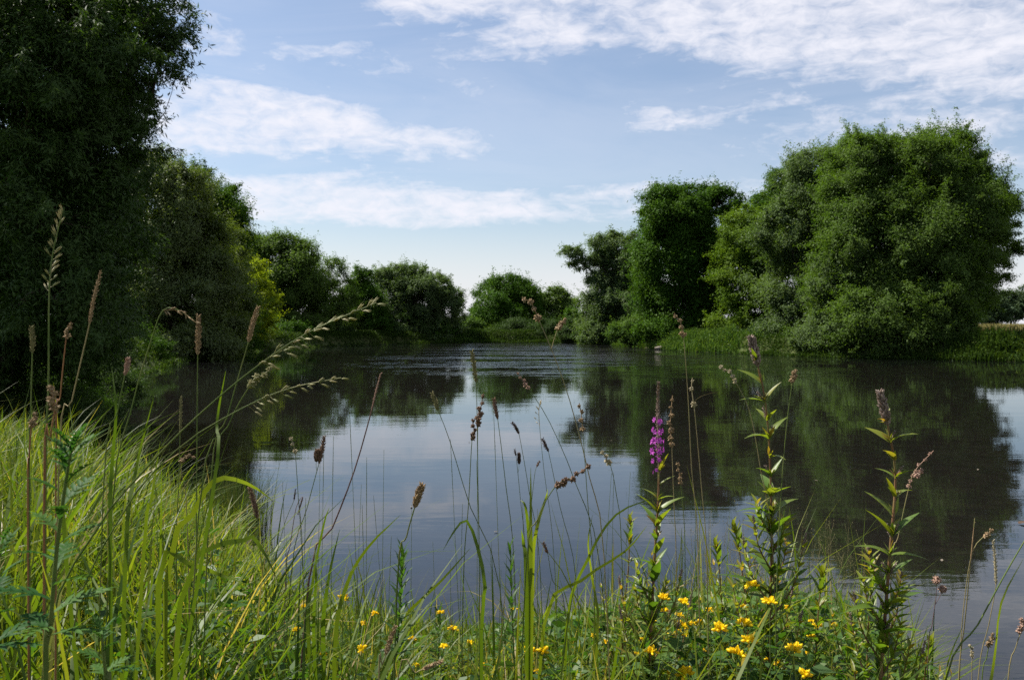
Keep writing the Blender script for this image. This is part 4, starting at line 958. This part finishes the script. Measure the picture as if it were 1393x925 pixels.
blade_plant('upright blades at the far left in front of the dark water', 1.3, [([(150, 760), (152, 640), (158, 560), (152, 500)], 7), ([(170, 780), (185, 640), (208, 545)], 7), ([(90, 760), (92, 660), (118, 580)], 7), ([(195, 760), (206, 680), (218, 600)], 6), ([(285, 700), (295, 575), (307, 505)], 6)])
blade_plant('slanting bright blade left of the purple flower', 1.75, [([(770, 860), (800, 760), (838, 700), (892, 676)], 6), ([(812, 880), (806, 790), (800, 740), (806, 700)], 5)])
blade_plant('blades at the bottom right beside the clover', 1.7, [([(1225, 990), (1240, 920), (1262, 850)], 6), ([(1330, 980), (1352, 900), (1362, 820), (1392, 760)], 7), ([(1280, 960), (1290, 900), (1310, 850)], 5)])

# loose thin bare grass stalks in the centre
mb = MB()
for i in range(46):
    px = rng.uniform(330, 960); D = rng.uniform(1.8, 2.4); top = rng.uniform(640, 780) if rng.random() < .75 else rng.uniform(580, 650)
    e = at(px, top, D); lean = rng.uniform(-40, 40) * D / F; b = np.array((e.x + lean, D, gz(e.x + lean, D)))
    e = np.array(tuple(e)); P = smooth_path([b, b * .45 + e * .55 - np.array((lean * .12, 0, 0)), e], 10)
    mb.tube(P, np.linspace(.0011, .0004, len(P)), 4, rng.random() * .6)
    if rng.random() < .5: head_spike(mb, [P[-2], P[-1], P[-1] * 2 - P[-2]], .0012, 14)
o = mb.build('bare_grass_stalks', M['green_stem']); tag(o, 'hair thin bare grass stalks in front of the water', 'grass', kind='stuff')

# ------------------------------------------------------------------ yellow pea flowers
def trefoil(px, py, D, r, label, group='yellow pea flowers in the near grass'):
    m = D / F; p = at(px, py, D); bx = p.x + rng.uniform(-.04, .04); by = D + rng.uniform(-.03, .05)
    b = Vector((bx, by, gz(bx, by))); root = thing('yellow_flower', b, label, 'flower', group)
    e = np.array(tuple(p)); bb = np.array(tuple(b)); P = smooth_path([bb, bb * .5 + e * .5 + rng.normal(size=3) * .015, e], 10)
    st = MB(); st.tube(P, np.linspace(.0012, .0007, len(P)), 4, .5); st.build('stem', M['green_stem'], root)
    lf = MB()
    for k in range(12):
        c = P[int(len(P) * rng.uniform(.45, .93))]; an = rng.uniform(0, 2 * PI); o = np.array((math.cos(an), math.sin(an), rng.uniform(.1, .7)))
        for q in (-.6, 0, .6):
            oo = np.array((math.cos(an + q), math.sin(an + q), o[2])); lf.leaf(c + o * .006, oo, (0, 0, 1), rng.uniform(.012, .022), .007, 4, .2, .15, rng.random())
    lf.build('foliage', M['herb'], root)
    fl = MB(); n = int(rng.integers(6, 10)); R = r * m
    n = n + 3
    for k in range(n):
        an = 2 * PI * k / n * 1.6 + rng.normal(0, .3); el = rng.uniform(-.25, 1.1); o = np.array((math.cos(an) * math.cos(el), math.sin(an) * math.cos(el), math.sin(el)))
        d, a, b2 = frame_of(o); c = e + o * np.array((1, 1, .6)) * R * rng.uniform(.2, .6); ti = rng.random()
        fl.leaf(c, o * .55 + np.array((0, 0, .85)), -o, R * .55, R * .5, 4, -.15, .25, ti, lambda t: (math.sin(PI * min(1, .15 + t * .83)) + .05))   # standard
        fl.spindle(c, c + (o + np.array((0, 0, .1))) * R * .6, R * .2, 5, min(1, ti * .7), (.3, .8, 1, .7, .15))                       # keel and wings
    fl.build('flower_head', M['yellow'], root, smooth=True)
    return root
BIG = [(1080, 886, 12, 'largest yellow flower cluster, low between the two tall leafy stems'), (1047, 819, 9, 'yellow flower against the foot of the left tall leafy stem'), (1022, 797, 8, 'highest yellow flower, just left of the left tall leafy stem'),
       (980, 856, 10, 'double yellow flower head right of the purple plant'), (1013, 848, 9, 'yellow flower head right of the double one'), (1002, 890, 11, 'wide yellow flower cluster straight below the right hand of the double one'),
       (932, 918, 11, 'yellow flower cut by the bottom edge below the purple plant'), (886, 887, 8, 'yellow flower at the foot of the purple plant'), (1018, 872, 9, 'yellow flower between the wide cluster and the upper flower heads'),
       (930, 820, 7, 'yellow flower right of the purple plant stem'), (1095, 920, 10, 'yellow flower at the bottom edge under the largest cluster'), (902, 815, 8, 'yellow flower touching the stem of the purple plant'),
       (720, 886, 8, 'left yellow flower of a pair low in the centre'), (740, 887, 8, 'right yellow flower of a pair low in the centre'), (492, 884, 7, 'yellow flower low in the grass below the narrow leaved shoot'), (467, 815, 7, 'yellow flower highest in the grass at left centre')]
for px, py, r, lab in BIG: trefoil(px, py, rng.uniform(1.5, 1.75), r * 1.3, lab)
for px, py, r in [(925, 838, 6), (930, 852, 6), (876, 900, 7), (942, 850, 6), (413, 826, 5), (403, 857, 6), (510, 835, 5), (494, 849, 5), (562, 870, 6), (600, 834, 5), (617, 856, 7), (604, 880, 6), (640, 874, 5), (565, 905, 5), (440, 890, 5),
                  (700, 830, 5), (823, 874, 5), (808, 865, 4), (1113, 852, 7), (1135, 850, 5), (866, 892, 6), (1060, 905, 7), (955, 886, 5), (965, 830, 5), (1072, 850, 5), (660, 905, 5), (730, 915, 6), (790, 918, 5), (1160, 915, 6)] + [(float(rng.uniform(870, 1140)), float(rng.uniform(825, 922)), float(rng.uniform(4, 7))) for _ in range(22)]:
    trefoil(px, py, rng.uniform(1.75, 2.1), r * 1.2, 'small yellow pea flower half hidden among grass and leaves', 'small yellow pea flowers half hidden in the grass')

# ------------------------------------------------------------------ log and floating leaf
p = at(905, 474, 76.5); root_p = Vector((p.x, 76.0, .06))
mb = MB(); P = smooth_path([root_p + Vector((-1.0, .1, .02)), root_p + Vector((0, 0, .08)), root_p + Vector((.9, .2, .03))], 8)
mb.tube(P, [.10, .17, .19, .18, .19, .17, .16, .12, .05][:len(P)], 8); mb.tube([P[4], P[4] + np.array((.2, -.1, .35))], [.06, .03], 6)
lg = mb.build('driftwood_log', M['wood'], None, root_p); lg.location = root_p; tag(lg, 'pale driftwood log at the waterline of the far right bank', 'log')
p = at(1386, 714, 9.55); mb = MB(); c = np.array((p.x, p.y, .006))
mb.leaf(c, (1, .3, .05), (0, 0, 1), .12, .07, 6, -.12, .2); fl = mb.build('floating_leaf', M['dead_leaf'], None, c); fl.location = c; tag(fl, 'dark dead leaf floating on the water at the right edge', 'leaf')

for px, py in [(1183, 761), (1281, 765), (748, 531), (677, 725), (640, 602), (1112, 655), (955, 560), (560, 690), (1330, 640), (830, 600)]:
    Y = EYE / ((py - HOR) / F); p = at(px, py, Y); mb = MB(); c = np.array((p.x, p.y, .005)); an = rng.uniform(0, 2 * PI)
    mb.leaf(c, (math.cos(an), math.sin(an), .03), (0, 0, 1), rng.uniform(.04, .07), .025, 5, -.1, .2); fo = mb.build('fallen_leaf', M['wood'], None, c); fo.location = c
    tag(fo, 'tiny pale fallen leaf drifting on the open water', 'leaf', 'tiny fallen leaves drifting on the water')

# ------------------------------------------------------------------ sky
SUN_EL, SUN_AZ = 54.0, -65.0        # azimuth from straight ahead (+Y), negative to the left
w = bpy.data.worlds.new('World'); scene.world = w; w.use_nodes = True
t = w.node_tree; n = t.nodes; l = t.links; n.clear()
sky = n.new('ShaderNodeTexSky'); sky.sky_type = 'NISHITA'; sky.sun_disc = False
sky.sun_elevation = math.radians(SUN_EL); sky.sun_rotation = math.radians(SUN_AZ); sky.air_density = 1.0; sky.dust_density = 1.1; sky.ozone_density = 2.2; sky.altitude = 100
tc = n.new('ShaderNodeTexCoord'); sep = n.new('ShaderNodeSeparateXYZ'); l.new(tc.outputs['Generated'], sep.inputs[0])
def mt(op, *a, clamp=False):
    q = n.new('ShaderNodeMath'); q.operation = op; q.use_clamp = clamp
    for i, v in enumerate(a):
        if isinstance(v, (int, float)): q.inputs[i].default_value = v
        else: l.new(v, q.inputs[i])
    return q.outputs[0]
def mr(v, a, b, c=0, d=1, smooth=True):
    q = n.new('ShaderNodeMapRange'); q.interpolation_type = 'SMOOTHSTEP' if smooth else 'LINEAR'
    l.new(v, q.inputs[0])
    for i, s in enumerate((a, b, c, d)): q.inputs[i + 1].default_value = s
    return q.outputs[0]
DEG = 180 / PI
az = mt('MULTIPLY', mt('ARCTAN2', sep.outputs[0], sep.outputs[1]), DEG)
el = mt('MULTIPLY', mt('ARCSINE', sep.outputs[2]), DEG)
# cloud deck seen in perspective
inv = mt('DIVIDE', 1.0, mt('MAXIMUM', mt('ADD', sep.outputs[2], .04), .02))
cb = n.new('ShaderNodeCombineXYZ'); l.new(mt('MULTIPLY', sep.outputs[0], inv), cb.inputs[0]); l.new(mt('MULTIPLY', sep.outputs[1], inv), cb.inputs[1])
ca = n.new('ShaderNodeCombineXYZ'); l.new(mt('MULTIPLY', az, .1), ca.inputs[0]); l.new(mt('MULTIPLY', el, .1), ca.inputs[1])
def nz(scale, detail, rough, stretch=(1, 1, 1), rot=0, dist=0, loc=(0, 0, 0), src=None):
    mp = n.new('ShaderNodeMapping'); mp.inputs['Scale'].default_value = stretch; mp.inputs['Rotation'].default_value = (0, 0, rot); mp.inputs['Location'].default_value = loc
    l.new((src or cb).outputs[0], mp.inputs[0]); q = n.new('ShaderNodeTexNoise'); q.inputs['Scale'].default_value = scale; q.inputs['Detail'].default_value = detail
    q.inputs['Roughness'].default_value = rough; q.inputs['Distortion'].default_value = dist; l.new(mp.outputs[0], q.inputs['Vector']); return q.outputs[0]
big = nz(1.1, 5, .6, (1, 1, 1), .5, .3, (3, 1, 0))
puff = nz(2.6, 8, .60, (.45, 1.5, 1), -.12, .5, (0, 0, 0), ca)
rip = nz(11.0, 5, .62, (.55, 1.15, 1), .3, .5, (3, 5, 0), ca)
fib = nz(1.3, 8, .6, (.35, 1.7, 1), -.10, .9, (7, 2, 0), ca)
warp = mt('MULTIPLY', mt('SUBTRACT', fib, .5), 6.5)       # degrees, breaks the edges of the masks
azw = mt('ADD', az, mt('MULTIPLY', mt('SUBTRACT', big, .5), 14)); elw = mt('ADD', el, warp)
def blob(a0, e0, ra, re, slope=0.0, soft=.0):
    da = mt('SUBTRACT', azw, a0); de = mt('SUBTRACT', mt('SUBTRACT', elw, e0), mt('MULTIPLY', da, slope))
    d = mt('ADD', mt('POWER', mt('DIVIDE', da, ra), 2), mt('POWER', mt('DIVIDE', de, re), 2))
    return mr(d, 1.9, soft, 0, 1)
edge = mt('SUBTRACT', elw, mt('SUBTRACT', 19.2, mt('MULTIPLY', mt('ADD', az, 15.4), .165)))
A = mt('MULTIPLY', mr(edge, -1.0, 2.6), mr(az, -24, -8))
A = mt('MULTIPLY', A, mr(el, 62, 40))
B = blob(-15, 12.2, 13, 2.1, -.02); Cc = blob(-6, 7.7, 15, 1.5, -.03)
Dd = mt('MULTIPLY', blob(23, 10.2, 11, 2.6, .05), .75); E = mt('MULTIPLY', blob(9.2, 13.3, 3.2, .8, .1), .8); Fm = mt('MULTIPLY', blob(-19.5, 17.2, 4.5, 1.3, -.25), .8)
Gm = mt('MULTIPLY', blob(12, 8.4, 14, 1.2, .03), .5); Hm = mt('MULTIPLY', blob(-6, 15.5, 6, 1.3, -.1), .45)
mask = A
I1 = mt('MULTIPLY', blob(2, 16.8, 7, .9, -.08), .6); I2 = mt('MULTIPLY', blob(-13, 16.2, 2.5, .7, -.1), .7); I3 = mt('MULTIPLY', blob(16, 13.2, 6, 1.0, .05), .55); I4 = mt('MULTIPLY', blob(0, 9.8, 12, .8, .02), .4)
for q in (B, Cc, Dd, E, Fm, Gm, Hm, I1, I2, I3): mask = mt('MAXIMUM', mask, q)
tex = mt('ADD', mt('MULTIPLY', puff, .55), mt('ADD', mt('MULTIPLY', rip, .46), mt('MULTIPLY', fib, .23)))    # about .62 on average
dens = mr(mt('ADD', mt('MULTIPLY', mask, .60), mt('MULTIPLY', mt('SUBTRACT', tex, .62), 2.0)), .02, .90, 0, .97)
veil = mt('MULTIPLY', mr(fib, .25, .70, .35, 1), mt('MULTIPLY', mr(el, 45, 9, .05, .26), 1.0))
low = mr(el, 9, -1.0, 0, .9)
wisp = mt('MAXIMUM', mt('MAXIMUM', dens, veil), low)
K = 7.6
CLOUD_C = (.91 * K, .91 * K, .985 * K, 1)
mx = n.new('ShaderNodeMix'); mx.data_type = 'RGBA'; l.new(wisp, mx.inputs[0]); l.new(sky.outputs[0], mx.inputs[6]); mx.inputs[7].default_value = CLOUD_C
bg = n.new('ShaderNodeBackground'); bg.inputs[1].default_value = .066; l.new(mx.outputs[2], bg.inputs[0])
ow = n.new('ShaderNodeOutputWorld'); l.new(bg.outputs[0], ow.inputs[0])

# ------------------------------------------------------------------ sun, camera, view
sd = bpy.data.lights.new('sun', 'SUN'); sd.energy = 5.0; sd.angle = math.radians(.5); sd.color = (1, .95, .86)
so = bpy.data.objects.new('sun', sd); col.objects.link(so); so.location = (-30, 0, 40)
a = math.radians(SUN_AZ); e = math.radians(SUN_EL)
to_sun = Vector((math.sin(a) * math.cos(e), math.cos(a) * math.cos(e), math.sin(e)))
so.rotation_euler = to_sun.to_track_quat('Z', 'Y').to_euler()
cd = bpy.data.cameras.new('camera'); cam = bpy.data.objects.new('camera', cd); col.objects.link(cam)
cam.location = (0, 0, EYE); cam.rotation_euler = (PI / 2 - PITCH, 0, 0)
cd.sensor_fit = 'HORIZONTAL'; cd.sensor_width = 23.5; cd.lens = F / 1393 * 23.5; cd.clip_start = .05; cd.clip_end = 9000
cd.dof.use_dof = True; cd.dof.focus_distance = 2.1; cd.dof.aperture_fstop = 10
scene.camera = cam
scene.view_settings.view_transform = 'Standard'; scene.view_settings.look = 'None'; scene.view_settings.gamma = 1; scene.view_settings.exposure = 1.02
scene.cycles.max_bounces = 8; scene.cycles.diffuse_bounces = 5; scene.cycles.glossy_bounces = 3; scene.cycles.transmission_bounces = 4; scene.cycles.transparent_max_bounces = 8
scene.cycles.caustics_reflective = False; scene.cycles.caustics_refractive = False
scene.cycles.sample_clamp_indirect = 6
scene.cycles.use_denoising = False
